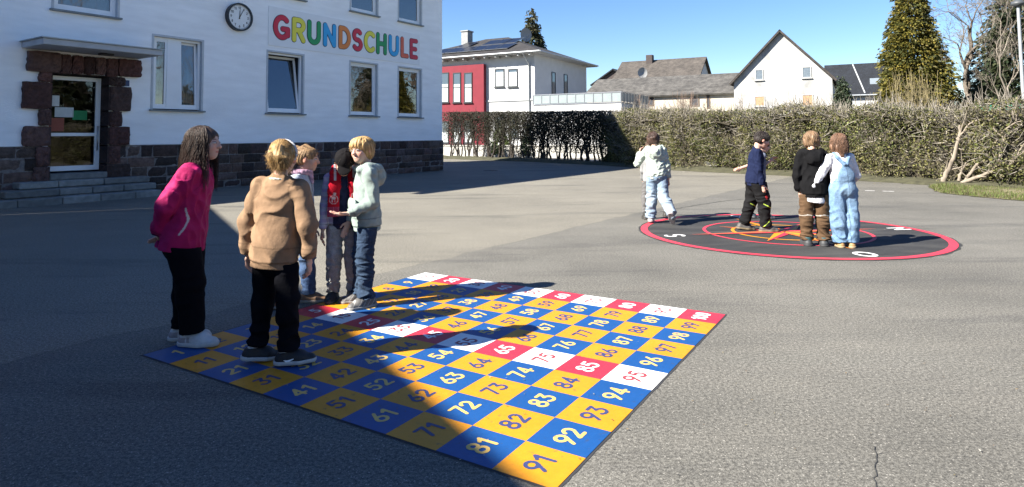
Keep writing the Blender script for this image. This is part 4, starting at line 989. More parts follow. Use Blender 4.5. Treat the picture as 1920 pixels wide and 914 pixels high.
# ---- conifers
def conifer(name, label, base, H_, R_, n, seed, pal, size, power=.85, droop=.5, zlow=.0, trunk=(.10, .075, .055), gaps=.2, fan=True, group=None, skirt=0):
    rng = np.random.RandomState(seed); e = empty(name, (*base, 0), 0, label, 'tree', group)
    q = MB(); tube(q, wiggle((0, 0, 0), (0, 0, H_ * .97), 10, .03, rng), np.linspace(R_ * .085, .015, 10), 8, trunk); q.build('trunk', barkm, e)
    q = MB(); nb = int(n / 14); pal = np.array(pal)
    zt = 1 - np.sqrt(rng.uniform(0, 1, nb)) * (1 - zlow) if True else 0
    zt = zt.clip(zlow, .995); az = rng.uniform(0, 6.283, nb)
    lump = 1 + .16 * np.sin(az * 3 + zt * 9) + .12 * np.sin(az * 7 - zt * 23) + rng.normal(0, .08, nb)
    prof = (1 - zt) ** power; prof = np.where(zt < skirt, prof * (.75 + .25 * zt / max(skirt, .01)), prof); rad = R_ * prof * lump
    P, T, A = [], [], []
    for z, a, r in zip(zt, az, rad):
        if rng.uniform() < gaps * .5: continue
        m_ = 14; t = rng.uniform(.35, 1.03, m_) ** .7 if fan else rng.uniform(.3, 1, m_); d = np.array([math.cos(a), math.sin(a)])
        sd_ = rng.normal(0, .16 * size / .14 + .04 * r, m_) * t
        X = d[0] * r * t - d[1] * sd_; Y = d[1] * r * t + d[0] * sd_; Z = z * H_ + .12 - droop * r * t * t * .45 + rng.normal(0, size * .5, m_) + .1
        P.append(np.c_[X, Y, Z]); c = pal[rng.randint(len(pal))] * rng.uniform(.7, 1.35); T.append(c * (np.ones((m_, 1)) * rng.uniform(.85, 1.15, (m_, 1)))); A.append(np.tile([d[0], d[1], -.35 - droop * .5], (m_, 1)))
    P, T, A = np.concatenate(P), np.concatenate(T), np.concatenate(A); P[:, 2] = np.maximum(P[:, 2], .1)
    a = A + rng.normal(0, .35, A.shape); a /= np.linalg.norm(a, axis=1, keepdims=True); b = rng.normal(size=A.shape); b -= a * (a * b).sum(1, keepdims=True); b /= np.linalg.norm(b, axis=1, keepdims=True)
    sz = size * rng.uniform(.6, 1.4, len(P))[:, None]
    V = np.stack([P - a * sz * .6, P + b * sz * .33, P + a * sz * .8, P - b * sz * .33], 1); q.quads(V, T); q.build('crown', leafm, e); return e
def base_at(px, Y): p = at(px, 200, Y); return (p[0], Y)
conifer('golden_cypress', 'tall dense golden green cypress right of the dark slate roof', base_at(1716, 29.5), 8.9, 1.92, 85000, 1, [(.125, .105, .018), (.10, .092, .018), (.065, .066, .016), (.15, .122, .024), (.042, .047, .014)], .105, power=.62, droop=.35, gaps=.15, skirt=.25)
conifer('dark_spruce', 'broad dark spruce at the right edge behind the lamp post', base_at(1935, 30), 10.5, 3.3, 52000, 2, [(.03, .04, .018), (.045, .052, .024), (.02, .03, .014)], .16, power=.72, droop=.75, gaps=.6)
conifer('distant_spruce', 'dark spruce rising behind the villa ridge', base_at(998, 66), 14.6, 4.2, 45000, 3, [(.04, .045, .022), (.065, .058, .028), (.03, .036, .018)], .26, power=.85, droop=.6, gaps=.5)
conifer('small_fir', 'small dark fir standing beside the white gable house', base_at(1581, 46.5), 5.6, 1.15, 14000, 4, [(.03, .045, .025), (.045, .055, .03)], .16, power=.7, droop=.5, gaps=.3)
conifer('far_conifer_top', 'tiny conifer tip showing over the right end of the villa roof', base_at(1034, 85), 10.2, 1.6, 5000, 6, [(.045, .055, .03)], .4, power=.8)
conifer('round_evergreen', 'small round evergreen bush behind the bare hedge', base_at(938, 42.5), 1.9, .75, 3500, 7, [(.12, .16, .03), (.09, .13, .03)], .1, power=.45, droop=.2)
conifer('dark_evergreen', 'small dark evergreen behind the bare hedge right of the round one', base_at(990, 41.5), 2.0, .6, 2500, 8, [(.03, .045, .02)], .12, power=.6, droop=.3)

# ---- bare broadleaf trees
def bare_tree(name, label, base, H_, seed, lean=0.0, col=(.12, .098, .078), depth=6, r0=.22, spread=.55, first=.38, nfork=3, group=None):
    rng = np.random.RandomState(seed); e = empty(name, (*base, 0), 0, label, 'tree', group); tr, br, tw = MB(), MB(), MB()
    def grow(p, d, L, r, lv):
        n = 5 if lv < 4 else 4; P = [p]; dd = d.copy()
        for i in range(n):
            dd = dd + rng.normal(0, .17 if lv else .07, 3) + np.array([0, 0, .05]); dd /= np.linalg.norm(dd); P.append(P[-1] + dd * L / n)
        P = np.array(P); R = np.linspace(r, r * .68, len(P)); tube(tr if lv == 0 else (br if lv < 4 else tw), P, R, 9 if lv == 0 else (6 if lv < 3 else 3), np.array(col) * rng.uniform(.85, 1.15), cap=False)
        if lv >= depth: return
        k = nfork if lv < 2 else rng.randint(2, 4)
        for j in range(k):
            a = rng.normal(size=3); a -= dd * (a @ dd); a /= np.linalg.norm(a); sp = spread * rng.uniform(.6, 1.5); nd = dd * math.cos(sp) + a * math.sin(sp); i = len(P) - 1 if j < 2 else rng.randint(2, len(P))
            grow(P[i], nd, L * rng.uniform(.62, .85), max(r * .60 * rng.uniform(.75, 1), .007), lv + 1)
    grow(np.array([0, 0, 0.]), np.array([lean, 0, 1.]) / math.hypot(lean, 1), H_ * first, r0, 0)
    tr.build('trunk', barkm, e); br.build('limbs', barkm, e); tw.build('twigs', barkm, e); return e
bare_tree('bare_oak', 'leafless tree with twisting limbs between cypress and spruce', base_at(1817, 33), 9.6, 12, -.02, depth=8, r0=.24, first=.33, spread=.62)
bare_tree('bare_birch', 'pale leafless tree with fine twigs at the right edge before the spruce', base_at(1906, 27), 9.5, 21, -.06, (.17, .145, .115), depth=8, r0=.085, first=.30, spread=.5)
bare_tree('bare_sapling', 'thin leafless sapling behind the hedge right of the twisting tree', base_at(1850, 31), 5.5, 33, .05, (.17, .145, .115), depth=6, r0=.04, first=.28, spread=.42)
def twig_bush(name, label, base, H_, R_, n, seed, col=(.24, .2, .14)):
    rng = np.random.RandomState(seed); q = MB()
    for i in range(n):
        a = rng.uniform(0, 6.283); b = np.array([math.cos(a), math.sin(a), 0]) * rng.uniform(0, .35) * R_; t = b * rng.uniform(1.4, 3.2) + np.array([0, 0, H_ * rng.uniform(.6, 1)]); P = wiggle(b, t, 7, .05, rng); tube(q, P, np.linspace(.022, .006, 7), 3, np.array(col) * rng.uniform(.7, 1.3), cap=False)
        for s_ in range(4):
            j = rng.randint(3, 6); tube(q, wiggle(P[j], P[j] + rng.normal(0, .22, 3) + [0, 0, .4], 4, .03, rng), [.012, .009, .006, .004], 3, np.array(col) * rng.uniform(.7, 1.3), cap=False)
    o = q.build(name, barkm); o.location = (*base, 0); tag(o, label, 'bush')
twig_bush('bare_bush', 'tangle of bare upright shoots in front of the golden cypress', base_at(1720, 26.5), 4.3, 1.5, 90, 1, (.16, .13, .065))
twig_bush('bare_bush', 'fine bare twigs in front of the white gable wall', base_at(1455, 45), 4.6, 1.6, 40, 2, (.26, .24, .22))
twig_bush('bare_bush', 'reddish bare bush in front of the barn behind the terrace', base_at(1285, 47), 4.9, 1.7, 90, 3, (.17, .115, .085))
twig_bush('bare_bush', 'brown bare bush at the right end of the terrace', base_at(1200, 44), 4.3, 1.5, 60, 4, (.18, .13, .10))
twig_bush('bare_bush', 'thin bare bush left of the white gable house', base_at(1390, 47), 4.6, 1.1, 30, 5, (.2, .17, .14))
# green tarpaulin-covered heap behind the hedge
q = MB(); n = 24; V = []
for j in range(7):
    for i in range(n): a = i / n * 6.283; f = math.cos(j / 6 * 1.57) ** .6 if j < 6 else .02; V.append((1.15 * f * math.cos(a), .9 * f * math.sin(a), 2.25 + .34 * math.sin(j / 6 * 1.57)))
V = [(x, y, .0) for x, y, z in V[:n]] + V; F = [(j * n + i, j * n + (i + 1) % n, (j + 1) * n + (i + 1) % n, (j + 1) * n + i) for j in range(7) for i in range(n)]
q.add(V, F, smooth=True); o = q.build('tarp_cover', M('green_tarp', (.03, .18, .11), .5, .15, 2, bump=.3, bscale=5)); o.location = (*base_at(1889, 24), 0); tag(o, 'green tarpaulin showing above the hedge beside the lamp post', 'tarpaulin')
# trees across the yard that the school windows mirror (outside the picture)
t1 = bare_tree('bare_yard_tree', 'first leafless yard tree outside the picture to the right', (23, 6.5), 11, 41, 0, depth=6, r0=.26, group='leafless trees across the yard')
for i_, (x_, y_, r_) in enumerate(((27, 17.5, 1.0), (29, 1.5, 2.4), (31, 11.5, 4.0))):
    t_ = copy_tree(t1); t_.location = (x_, y_, 0); t_.rotation_euler = (0, 0, r_); t_['label'] = ['leafless yard tree outside the picture behind the grass bank', 'leafless yard tree outside the picture furthest to the right', 'leafless yard tree outside the picture between its neighbours'][i_]
conifer('yard_fir', 'dark fir outside the picture beyond the yard', (34, 6), 9, 3.2, 16000, 9, [(.025, .035, .016), (.04, .048, .02)], .25, power=.75, droop=.6, gaps=.4)
conifer('tall_yard_fir', 'tall dark fir outside the picture beyond the yard', (37, 15), 11, 3.4, 16000, 10, [(.025, .035, .016), (.04, .048, .02)], .25, power=.75, droop=.6, gaps=.4)
# ================================================================== PAINTED GAMES ON THE ASPHALT
GA, GB, GC, GD = gnd(268, 667), gnd(797, 512), gnd(1360, 591), gnd(1041, 920)
eu = (GD - GA + GC - GB) / 2; ev = (GB - GA + GC - GD) / 2
LU, LV_ = np.linalg.norm(eu), np.linalg.norm(ev); ev = ev / LV_; eu = eu / LU
eu = eu - ev * (eu @ ev); eu /= np.linalg.norm(eu)
gc_ = (GA + GB + GC + GD) / 4; g00 = gc_ - eu * LU / 2 - ev * LV_ / 2
# local x along the text (ev), local y towards the first row (-eu)
GR = math.atan2(ev[1], ev[0])
grid = empty('number_board', g00 + eu * LU / 2 + ev * LV_ / 2, GR, 'square board of a hundred numbered blue yellow red and white fields painted on asphalt', 'number board')
def pmat(name, c): return M(name, c, .55, .07, 2.2, bump=.35, bscale=140, bdist=.003, spec=.35, var2=.05, scale2=30, dirt=(tuple(.55 * v + .02 for v in c), 26, .62, .1))
PC = {'blue': pmat('paint_blue', (.006, .055, .19)), 'yellow': pmat('paint_yellow', (.49, .20, .006)), 'red': pmat('paint_red', (.46, .022, .042)), 'white': pmat('paint_white', (.66, .66, .64)),
      'cream': pmat('paint_cream', (.56, .37, .10)), 'ink': pmat('paint_ink', (.03, .042, .12)), 'maroon': pmat('paint_maroon', (.26, .04, .05))}
cu, cv = LU / 10, LV_ / 10
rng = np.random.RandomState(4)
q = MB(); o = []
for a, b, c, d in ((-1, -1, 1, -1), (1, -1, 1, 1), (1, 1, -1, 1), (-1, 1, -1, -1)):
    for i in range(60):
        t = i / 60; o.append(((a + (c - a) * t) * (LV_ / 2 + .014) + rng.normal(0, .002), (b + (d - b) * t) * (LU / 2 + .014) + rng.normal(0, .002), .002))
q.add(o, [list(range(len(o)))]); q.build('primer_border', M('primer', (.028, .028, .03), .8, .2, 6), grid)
for t in range(10):
    for u in range(10):
        num = t * 10 + u + 1
        if u == 9: cn_, ink = (('white', 'maroon'), ('red', 'white'))[t % 2]
        elif u == 4: cn_, ink = (('red', 'white'), ('white', 'maroon'))[t % 2]
        else: cn_, ink = (('blue', 'cream'), ('yellow', 'ink'))[(t + u) % 2]
        x0, y0 = -LV_ / 2 + u * cv, LU / 2 - (t + 1) * cu
        q = MB(); q.add([(x0, y0, .004), (x0 + cv, y0, .004), (x0 + cv, y0 + cu, .004), (x0, y0 + cu, .004)], [(0, 1, 2, 3)])
        f_ = q.build('number_field', PC[cn_], grid)
        s_ = str(num); V, F, W = glyph_poly(s_, .116, .0195, .0042, gap=.12, xscale=1.0 if len(s_) < 3 else .86, jitter=.0012, seed=num)
        q = MB(); q.add(np.c_[V[:, 0] + x0 + cv / 2, V[:, 1] + y0 + cu / 2, np.full(len(V), .0052)], F); q.build('numeral', PC[ink], f_)

CC = np.array([4.02, 9.38, 0]); CR = 2.09; sa = gnd(1297, 442); na = gnd(1650, 431); CANG = math.atan2(*(na - sa)[1::-1][:2])
comp = empty('compass_rose', CC, CANG, 'large round compass rose with red rings and orange star painted on asphalt', 'compass')
def ringm(mb, r0, r1, z, n=120, jit=0):
    a = np.linspace(0, 6.2832, n, endpoint=False); mb.add(np.r_[np.c_[r0 * np.cos(a), r0 * np.sin(a), np.full(n, z)], np.c_[r1 * np.cos(a), r1 * np.sin(a), np.full(n, z)]], [(i, i + n, (i + 1) % n + n, (i + 1) % n) for i in range(n)])
q = MB(); a = np.linspace(0, 6.2832, 140, endpoint=False); rj = CR + .03 + rng.normal(0, .008, 140); q.add(np.c_[rj * np.cos(a), rj * np.sin(a), np.full(140, .003)], [list(range(140))])
q.build('primer_disc', M('primer_disc', (.021, .0205, .02), .85, .35, 2.5, var2=.4, scale2=60, bump=.5, bscale=130, bdist=.004, stretch=(.5, 1.6, 1), dirt=((.046, .044, .040), 2.2, .48, .25)), comp)
rose = pmat('paint_coral', (.48, .035, .055)); orng = pmat('paint_orange', (.60, .13, .018))
q = MB(); ringm(q, CR - .105, CR, .007); q.build('outer_ring', rose, comp)
q = MB(); ringm(q, 1.12, 1.17, .007); q.build('inner_ring', rose, comp)
q = MB(); ringm(q, .71, .76, .007); q.build('sun_ring', PC['yellow'], comp)
def spike(ang, L, w, ra, z, left, right, nm):
    c, s_ = math.cos(RAD(ang)), math.sin(RAD(ang)); T = (L * c, L * s_, z)
    A_ = (ra * math.cos(RAD(ang + w)), ra * math.sin(RAD(ang + w)), z); B_ = (ra * math.cos(RAD(ang - w)), ra * math.sin(RAD(ang - w)), z); O = (0.02 * c, .02 * s_, z)
    q = MB(); q.add([O, B_, T], [(0, 1, 2)], mi=0); q.add([O, T, A_], [(0, 1, 2)], mi=1); q.build(nm, [left, right], comp)
for k in range(4): spike(45 + 90 * k, 1.0, 22, .26, .0095, PC['yellow'], PC['red'], 'short_point')
for k in range(4): spike(90 * k, 1.50, 34, .15, .0125, orng, PC['yellow'] if k % 2 else rose, 'long_point')
for ch, (px, py) in dict(S=(1265, 443), N=(1687, 430), O=(1622, 478), W=(1392, 407)).items():
    g_ = gnd(px, py) - CC; dirn = math.degrees(math.atan2(g_[1], g_[0])); rr = np.linalg.norm(g_)
    V, F, W_ = glyph_poly(ch, .30, .05, .012); rot = RAD(dirn - 90) 
    X = V[:, 0] * math.cos(rot) - V[:, 1] * math.sin(rot) + g_[0]; Y = V[:, 0] * math.sin(rot) + V[:, 1] * math.cos(rot) + g_[1]
    c, s_ = math.cos(-CANG), math.sin(-CANG); q = MB(); q.add(np.c_[X * c - Y * s_, X * s_ + Y * c, np.full(len(X), .007)], F); q.build('compass_letter', PC['white'], comp)
# ================================================================== PEOPLE: smooth implicit bodies and clothes
def nrm(v): v = np.asarray(v, float); return v / max(np.linalg.norm(v), 1e-9)
def rotv(ax, deg):
    return np.array(Matrix.Rotation(RAD(deg), 3, Vector(ax)))
class Vol:
    def __init__(s, lo, hi, vox):
        s.lo = np.asarray(lo, float); s.vox = vox; s.n = np.ceil((np.asarray(hi) - s.lo) / vox).astype(int) + 1
        s.a = np.full(s.n, .08, np.float32)
        s.ax = [s.lo[i] + np.arange(s.n[i]) * vox for i in range(3)]
    def win(s, lo, hi):
        i0 = np.clip(np.floor((lo - s.lo) / s.vox).astype(int), 0, s.n); i1 = np.clip(np.ceil((hi - s.lo) / s.vox).astype(int) + 1, 0, s.n)
        if (i1 <= i0).any(): return None
        sl = tuple(slice(a, b) for a, b in zip(i0, i1))
        return sl, s.ax[0][sl[0]][:, None, None], s.ax[1][sl[1]][None, :, None], s.ax[2][sl[2]][None, None, :]
    def put(s, sl, d, k, op):
        a = s.a[sl]
        if op == 'add':
            h = np.clip(.5 + .5 * (a - d) / k, 0, 1); s.a[sl] = a + (d - a) * h - k * h * (1 - h)
        else:
            h = np.clip(.5 - .5 * (d + a) / k, 0, 1); s.a[sl] = a + (-d - a) * h + k * h * (1 - h)
    def cone(s, a, b, ra, rb, k=.02, flat=None, ratio=1.0, op='add'):
        a, b = np.asarray(a, float), np.asarray(b, float); R = max(ra, rb) + .04 + k
        w = s.win(np.minimum(a, b) - R, np.maximum(a, b) + R)
        if w is None: return s
        sl, X, Y, Z = w; e = b - a; L2 = max(e @ e, 1e-10)
        px, py, pz = X - a[0], Y - a[1], Z - a[2]; t = np.clip((px * e[0] + py * e[1] + pz * e[2]) / L2, 0, 1)
        qx, qy, qz = px - t * e[0], py - t * e[1], pz - t * e[2]
        if flat is not None:
            f = nrm(flat); c = (qx * f[0] + qy * f[1] + qz * f[2]) * (1 / ratio - 1); qx, qy, qz = qx + c * f[0], qy + c * f[1], qz + c * f[2]
        d = np.sqrt(qx * qx + qy * qy + qz * qz) - (ra + (rb - ra) * t)
        if flat is not None: d = d * (.5 + .5 * min(ratio, 1))
        s.put(sl, d.astype(np.float32), k, op); return s
    def ell(s, c, r, R=None, k=.02, op='add'):
        c = np.asarray(c, float); r = np.asarray(r, float); m_ = r.max() + .04 + k; w = s.win(c - m_, c + m_)
        if w is None: return s
        sl, X, Y, Z = w; R = np.eye(3) if R is None else R; px, py, pz = X - c[0], Y - c[1], Z - c[2]
        q = [(px * R[0, i] + py * R[1, i] + pz * R[2, i]) for i in range(3)]
        k0 = np.sqrt(sum((q[i] / r[i]) ** 2 for i in range(3))); k1 = np.sqrt(sum((q[i] / r[i] ** 2) ** 2 for i in range(3))); d = k0 * (k0 - 1) / np.maximum(k1, 1e-6)
        s.put(sl, d.astype(np.float32), k, op); return s
    def cut(s, p, n_, k=.004):
        """remove everything on the +n side of the plane"""
        p = np.asarray(p, float); n_ = nrm(n_); d = -((s.ax[0][:, None, None] - p[0]) * n_[0] + (s.ax[1][None, :, None] - p[1]) * n_[1] + (s.ax[2][None, None, :] - p[2]) * n_[2])
        a = s.a; dd = -d; h = np.clip(.5 + .5 * (dd - a) / k, 0, 1); s.a = (a + (dd - a) * h + k * h * (1 - h)).astype(np.float32); return s
    def disp(s, fn):
        i = np.argwhere(np.abs(s.a) < .035)
        if len(i): P = s.lo + i * s.vox; s.a[tuple(i.T)] += fn(P).astype(np.float32)
        return s
    def mesh(s):
        g = vdb.FloatGrid(background=.08); s.a[0] = s.a[-1] = .08; s.a[:, 0] = s.a[:, -1] = .08; s.a[:, :, 0] = s.a[:, :, -1] = .08
        g.copyFromArray(np.ascontiguousarray(s.a, dtype=np.float32)); p, q = g.convertToQuads(isovalue=0.0)
        return p.astype(float) * s.vox + s.lo, q.astype(int)
def vol_obj(name, vol, mat, parent, tint, keep=0):
    P, Q = vol.mesh(); mb = MB(); T = (tint(P) if callable(tint) else np.ones((len(P), 1)) * np.asarray(tint)) * (.80 if mat is skin_m else .68)
    mb.v.append(P); mb.n = len(P); mb.t.append(T); mb.f.append(Q); mb.mi.append(np.zeros(len(Q), int)); mb.sm.append(np.ones(len(Q), bool))
    return mb.build(name, mat, parent)
def paintf(base, *spots):
    """base colour plus soft coloured spots (centre, radius, rgb, softness)"""
    def f(P):
        T = np.ones((len(P), 1)) * np.asarray(base, float)
        for s_ in spots:
            if callable(s_): T = s_(P, T); continue
            c, r, col = s_[:3]; sf = s_[3] if len(s_) > 3 else .3
            d = np.linalg.norm((P - np.asarray(c)) / np.asarray(r), axis=1); w = np.clip((1 - d) / sf, 0, 1)[:, None]; T = T * (1 - w) + np.asarray(col) * w
        return T
    return f
def folds(amp, freq, seed, aniso=(1, 1, 1)):
    an = np.asarray(aniso, float)
    def f(P):
        Q = P * an; fq = freq * 3.6; w = sinnoise(Q, fq * .4, seed + 1, 5)[:, None] * .045; v = sinnoise(Q + w * np.array([.4, .6, .9]), fq, seed, 7); md = .45 + .55 * (sinnoise(P, 7, seed + 3, 5) + .3).clip(0, 1); return -amp * md * (1 - 2.4 * np.abs(v)).clip(-1, 1)
    return f
skin_m = M('skin', rough=.5, attr=True, var=.05, scale=40, sss=.15, spec=.35)
cloth_m = M('cotton', rough=.9, attr=True, var=.10, scale=30, bump=.45, bscale=34, bdist=.008, bdetail=9, spec=.06, sheen=.0, var2=.06, scale2=5)
nylon_m = M('quilted_nylon', rough=.75, attr=True, var=.12, scale=14, bump=.5, bscale=26, bdist=.010, bdetail=8, spec=.18)
denim_m = M('denim', rough=.88, attr=True, var=.22, scale=16, bump=.7, bscale=40, bdist=.010, bdetail=9, spec=.12, var2=.14, scale2=90)
shoe_m = M('shoe_leather', rough=.6, attr=True, var=.12, scale=30, bump=.2, bscale=150, bdist=.002)
hair_m = M('hair', rough=.6, attr=True, var=.35, scale=70, bump=.6, bscale=120, bdist=.004, stretch=(1, 1, .12), spec=.4)
SKIN = np.array((.58, .36, .27))

class Person:
    def __init__(s, label, px, facing, H, pose, seed=0, vox=.006, group=None, foot_at='mid', skin=SKIN, body_k=1.0):
        s.H = H; s.P = pose; s.vox = vox; s.seed = seed; s.skin = np.asarray(skin); s.rng = np.random.RandomState(seed); P = pose
        lean, side = P.get('lean', 0), P.get('side', 0); s.bk = body_k
        Rt = rotv((0, 1, 0), side) @ rotv((1, 0, 0), -lean); s.up = Rt @ np.array([0, 0, 1.]); s.fw = Rt @ np.array([0, 1., 0])
        Rs = Rt @ rotv((0, 0, 1), P.get('twist', 0)); s.sx = Rs @ np.array([1., 0, 0]); s.sf = Rs @ np.array([0, 1., 0])
        Rp = rotv((0, 0, 1), P.get('hiptwist', 0)); s.px_ = Rp @ np.array([1., 0, 0])
        pel = np.zeros(3); s.pel = pel
        s.waist = pel + s.up * .10 * H; s.chest = pel + s.up * .20 * H; s.nb = pel + s.up * .285 * H
        hw = P.get('shoulder', .093)
        s.sh = {'L': s.nb - s.up * .022 * H - s.sx * hw * H, 'R': s.nb - s.up * .022 * H + s.sx * hw * H}
        for k_ in 'LR': s.sh[k_] = s.sh[k_] + np.array([0, 0, P.get('shrug' + k_, 0)]) * H
        s.hip = {'L': pel - s.px_ * .052 * H - np.array([0, 0, .01 * H]), 'R': pel + s.px_ * .052 * H - np.array([0, 0, .01 * H])}
        s.el, s.wr, s.hd, s.kn, s.an = {}, {}, {}, {}, {}
        for k_ in 'LR':
            u, f = P['arm' + k_][:2]; h = P['arm' + k_][2] if len(P['arm' + k_]) > 2 else f
            s.el[k_] = s.sh[k_] + nrm(u) * .175 * H; s.wr[k_] = s.el[k_] + nrm(f) * .15 * H; s.hd[k_] = nrm(h)
            t, c = P['leg' + k_][:2]; s.kn[k_] = s.hip[k_] + nrm(t) * .238 * H; s.an[k_] = s.kn[k_] + nrm(c) * .228 * H
        # drop the figure so that its lower sole meets the ground
        s.fp = {k_: (P['leg' + k_][3] if len(P['leg' + k_]) > 3 else 0.0) for k_ in 'LR'}; s.fy = {k_: P['leg' + k_][2] for k_ in 'LR'}
        low = min(s.an[k_][2] - (.052 * H + max(0, math.sin(RAD(s.fp[k_]))) * .105 * H) for k_ in 'LR')
        d = np.array([0, 0, -low])
        if foot_at in ('L', 'R'): d[:2] = -s.an[foot_at][:2]
        elif foot_at == 'mid': d[:2] = -(s.an['L'][:2] + s.an['R'][:2]) / 2
        for nm in ('pel', 'waist', 'chest', 'nb'): setattr(s, nm, getattr(s, nm) + d)
        for dct in (s.sh, s.hip, s.el, s.wr, s.kn, s.an):
            for k_ in dct: dct[k_] = dct[k_] + d
        s.hh = P.get('headsize', .150) * H
        yaw, pit, rol = P.get('head', (0, 0, 0)); nl = P.get('necklean', 0)
        ndir = nrm(rotv((1, 0, 0), -nl) @ s.up); s.ntop = s.nb + ndir * .045 * H
        s.Rh = rotv((0, 0, 1), yaw) @ rotv((1, 0, 0), -pit) @ rotv((0, 1, 0), rol)
        s.hc = s.ntop + s.Rh @ (np.array([0, .10, .46]) * s.hh)
        g = gnd(*px) if len(px) == 2 and px[1] > 40 else np.array([*px, 0.]); s.root = None
        s.loc = g; s.rz = RAD(facing - 90); s.label = label; s.group = group; s.ctr = None
        allp = np.array([s.nb, *s.sh.values(), *s.el.values(), *s.wr.values(), *s.kn.values(), *s.an.values(), s.hc, *s.hip.values()])
        s.lo, s.hi = allp.min(0) - .19, allp.max(0) + .2; s.lo[2] = max(s.lo[2], -.03)
    def h(s, *v): return s.hc + s.Rh @ (np.array(v, float) * s.hh)
    def vol(s, vox=None, lo=None, hi=None): return Vol(s.lo if lo is None else lo, s.hi if hi is None else hi, vox or s.vox)
    def body(s, face=None, hands='LR', curl=25, spread=1.0, bare_arm='', lips=True):
        H = s.H; V = s.vol(.0045 if s.vox < .0065 else .0058); hh = s.hh; Rh = s.Rh
        # torso and limbs, kept well inside the clothes
        V.cone(s.pel, s.waist, .074 * H, .068 * H, .03, s.fw, .68); V.cone(s.waist, s.chest, .066 * H, .078 * H, .03, s.fw, .66); V.cone(s.chest, s.nb - s.up * .03 * H, .076 * H, .045 * H, .03, s.sf, .62)
        V.cone(s.sh['L'], s.sh['R'], .026 * H, .026 * H, .03)
        V.cone(s.nb - s.up * .03 * H, s.ntop + s.Rh @ np.array([0, -.06, .06]) * hh, .036 * H, .031 * H, .02)
        for k_ in 'LR':
            b = 1.0 if k_ in bare_arm else .85
            V.cone(s.sh[k_], s.el[k_], .027 * H * b, .022 * H * b, .015); V.cone(s.el[k_], s.wr[k_], .022 * H * b, .0155 * H, .012)
            V.cone(s.hip[k_], s.kn[k_], .046 * H, .031 * H, .03); V.cone(s.kn[k_], s.an[k_], .031 * H, .02 * H, .015)
            V.cone(s.an[k_] , s.an[k_] + s.footdir(k_) * .06 * H - np.array([0, 0, .022 * H]), .02 * H, .016 * H, .01)
        # head
        V.ell(s.h(0, -.07, .13), np.array([.365, .455, .37]) * hh, Rh, .02); V.ell(s.h(0, .12, -.13), np.array([.285, .30, .36]) * hh, Rh, .03)
        V.ell(s.h(0, .25, -.36), np.array([.15, .13, .12]) * hh, Rh, .03)
        for sx in (-1, 1):
            V.ell(s.h(.17 * sx, .23, -.12), np.array([.12, .14, .13]) * hh, Rh, .02)          # cheeks
            V.ell(s.h(.155 * sx, .445, .045), np.array([.095, .07, .06]) * hh, Rh, .012, 'sub')   # sockets
            V.ell(s.h(.150 * sx, .355, .03), np.array([.075, .07, .06]) * hh, Rh, .006)         # eye and lids
            V.ell(s.h(.375 * sx, -.04, -.02), np.array([.035, .085, .14]) * hh, Rh @ rotv((0, 0, 1), -20 * sx), .008)
        V.cone(s.h(0, .395, .10), s.h(0, .475, -.085), .035 * hh, .052 * hh, .014); V.ell(s.h(0, .455, -.10), np.array([.075, .06, .045]) * hh, Rh, .012)
        V.ell(s.h(0, .375, -.225), np.array([.11, .05, .028]) * hh, Rh, .008); V.ell(s.h(0, .37, -.27), np.array([.095, .05, .032]) * hh, Rh, .008)
        V.ell(s.h(0, .435, -.247), np.array([.12, .03, .010]) * hh, Rh, .005, 'sub')
        for k_ in hands: s.hand(V, k_, curl, spread)
        def tint(P):
            T = np.ones((len(P), 1)) * s.skin; L = (P - s.hc) @ Rh / hh; fr = L[:, 1] > .15
            def sp(c, r, col, sf=.4, front=True):
                d = np.linalg.norm((L - np.array(c)) / np.array(r), axis=1); w = (np.clip((1 - d) / sf, 0, 1) * (fr if front else 1))[:, None]; T[:] = T * (1 - w) + np.array(col) * w
            sk = s.skin
            for sx in (-1, 1):
                sp((.18 * sx, .35, -.13), (.15, .3, .12), sk * (1.06, .78, .74), .9); sp((.375 * sx, -.04, -.02), (.09, .14, .18), sk * (1.05, .72, .66), .6, False)
                sp((.155 * sx, .40, .035), (.088, .2, .034), (.55, .52, .48), .25); sp((.150 * sx, .43, .033), (.034, .2, .034), (.05, .05, .06), .3)
                sp((.155 * sx, .40, .072), (.10, .2, .018), sk * .3, .5); sp((.155 * sx, .40, .145), (.115, .25, .026), np.asarray(s.brow), .6)
            sp((0, .42, -.248), (.125, .2, .05), sk * (.92, .45, .42), .4); sp((0, .45, -.248), (.10, .2, .012), (.12, .03, .03) if not s.smile else (.72, .68, .62), .4)
            sp((0, .5, -.09), (.09, .1, .07), sk * (1.04, .85, .82), .8)
            for k_ in 'LR':
                d = np.linalg.norm(P - (s.wr[k_] + s.hd[k_] * .085 * s.H), axis=1); w = np.clip((.06 * s.H - d) / .04, 0, 1)[:, None]; T = T * (1 - w * .5) + sk * (1.02, .82, .78) * w * .5
            return T
        o = vol_obj('person', V, skin_m, None, tint); o.location = s.loc; o.rotation_euler = (0, 0, s.rz); tag(o, s.label, 'person', s.group); s.root = o; return o
    brow = (.10, .06, .035); smile = False
    def footdir(s, k_):
        a = RAD(90 + s.fy[k_]); return np.array([math.cos(a), math.sin(a), 0])
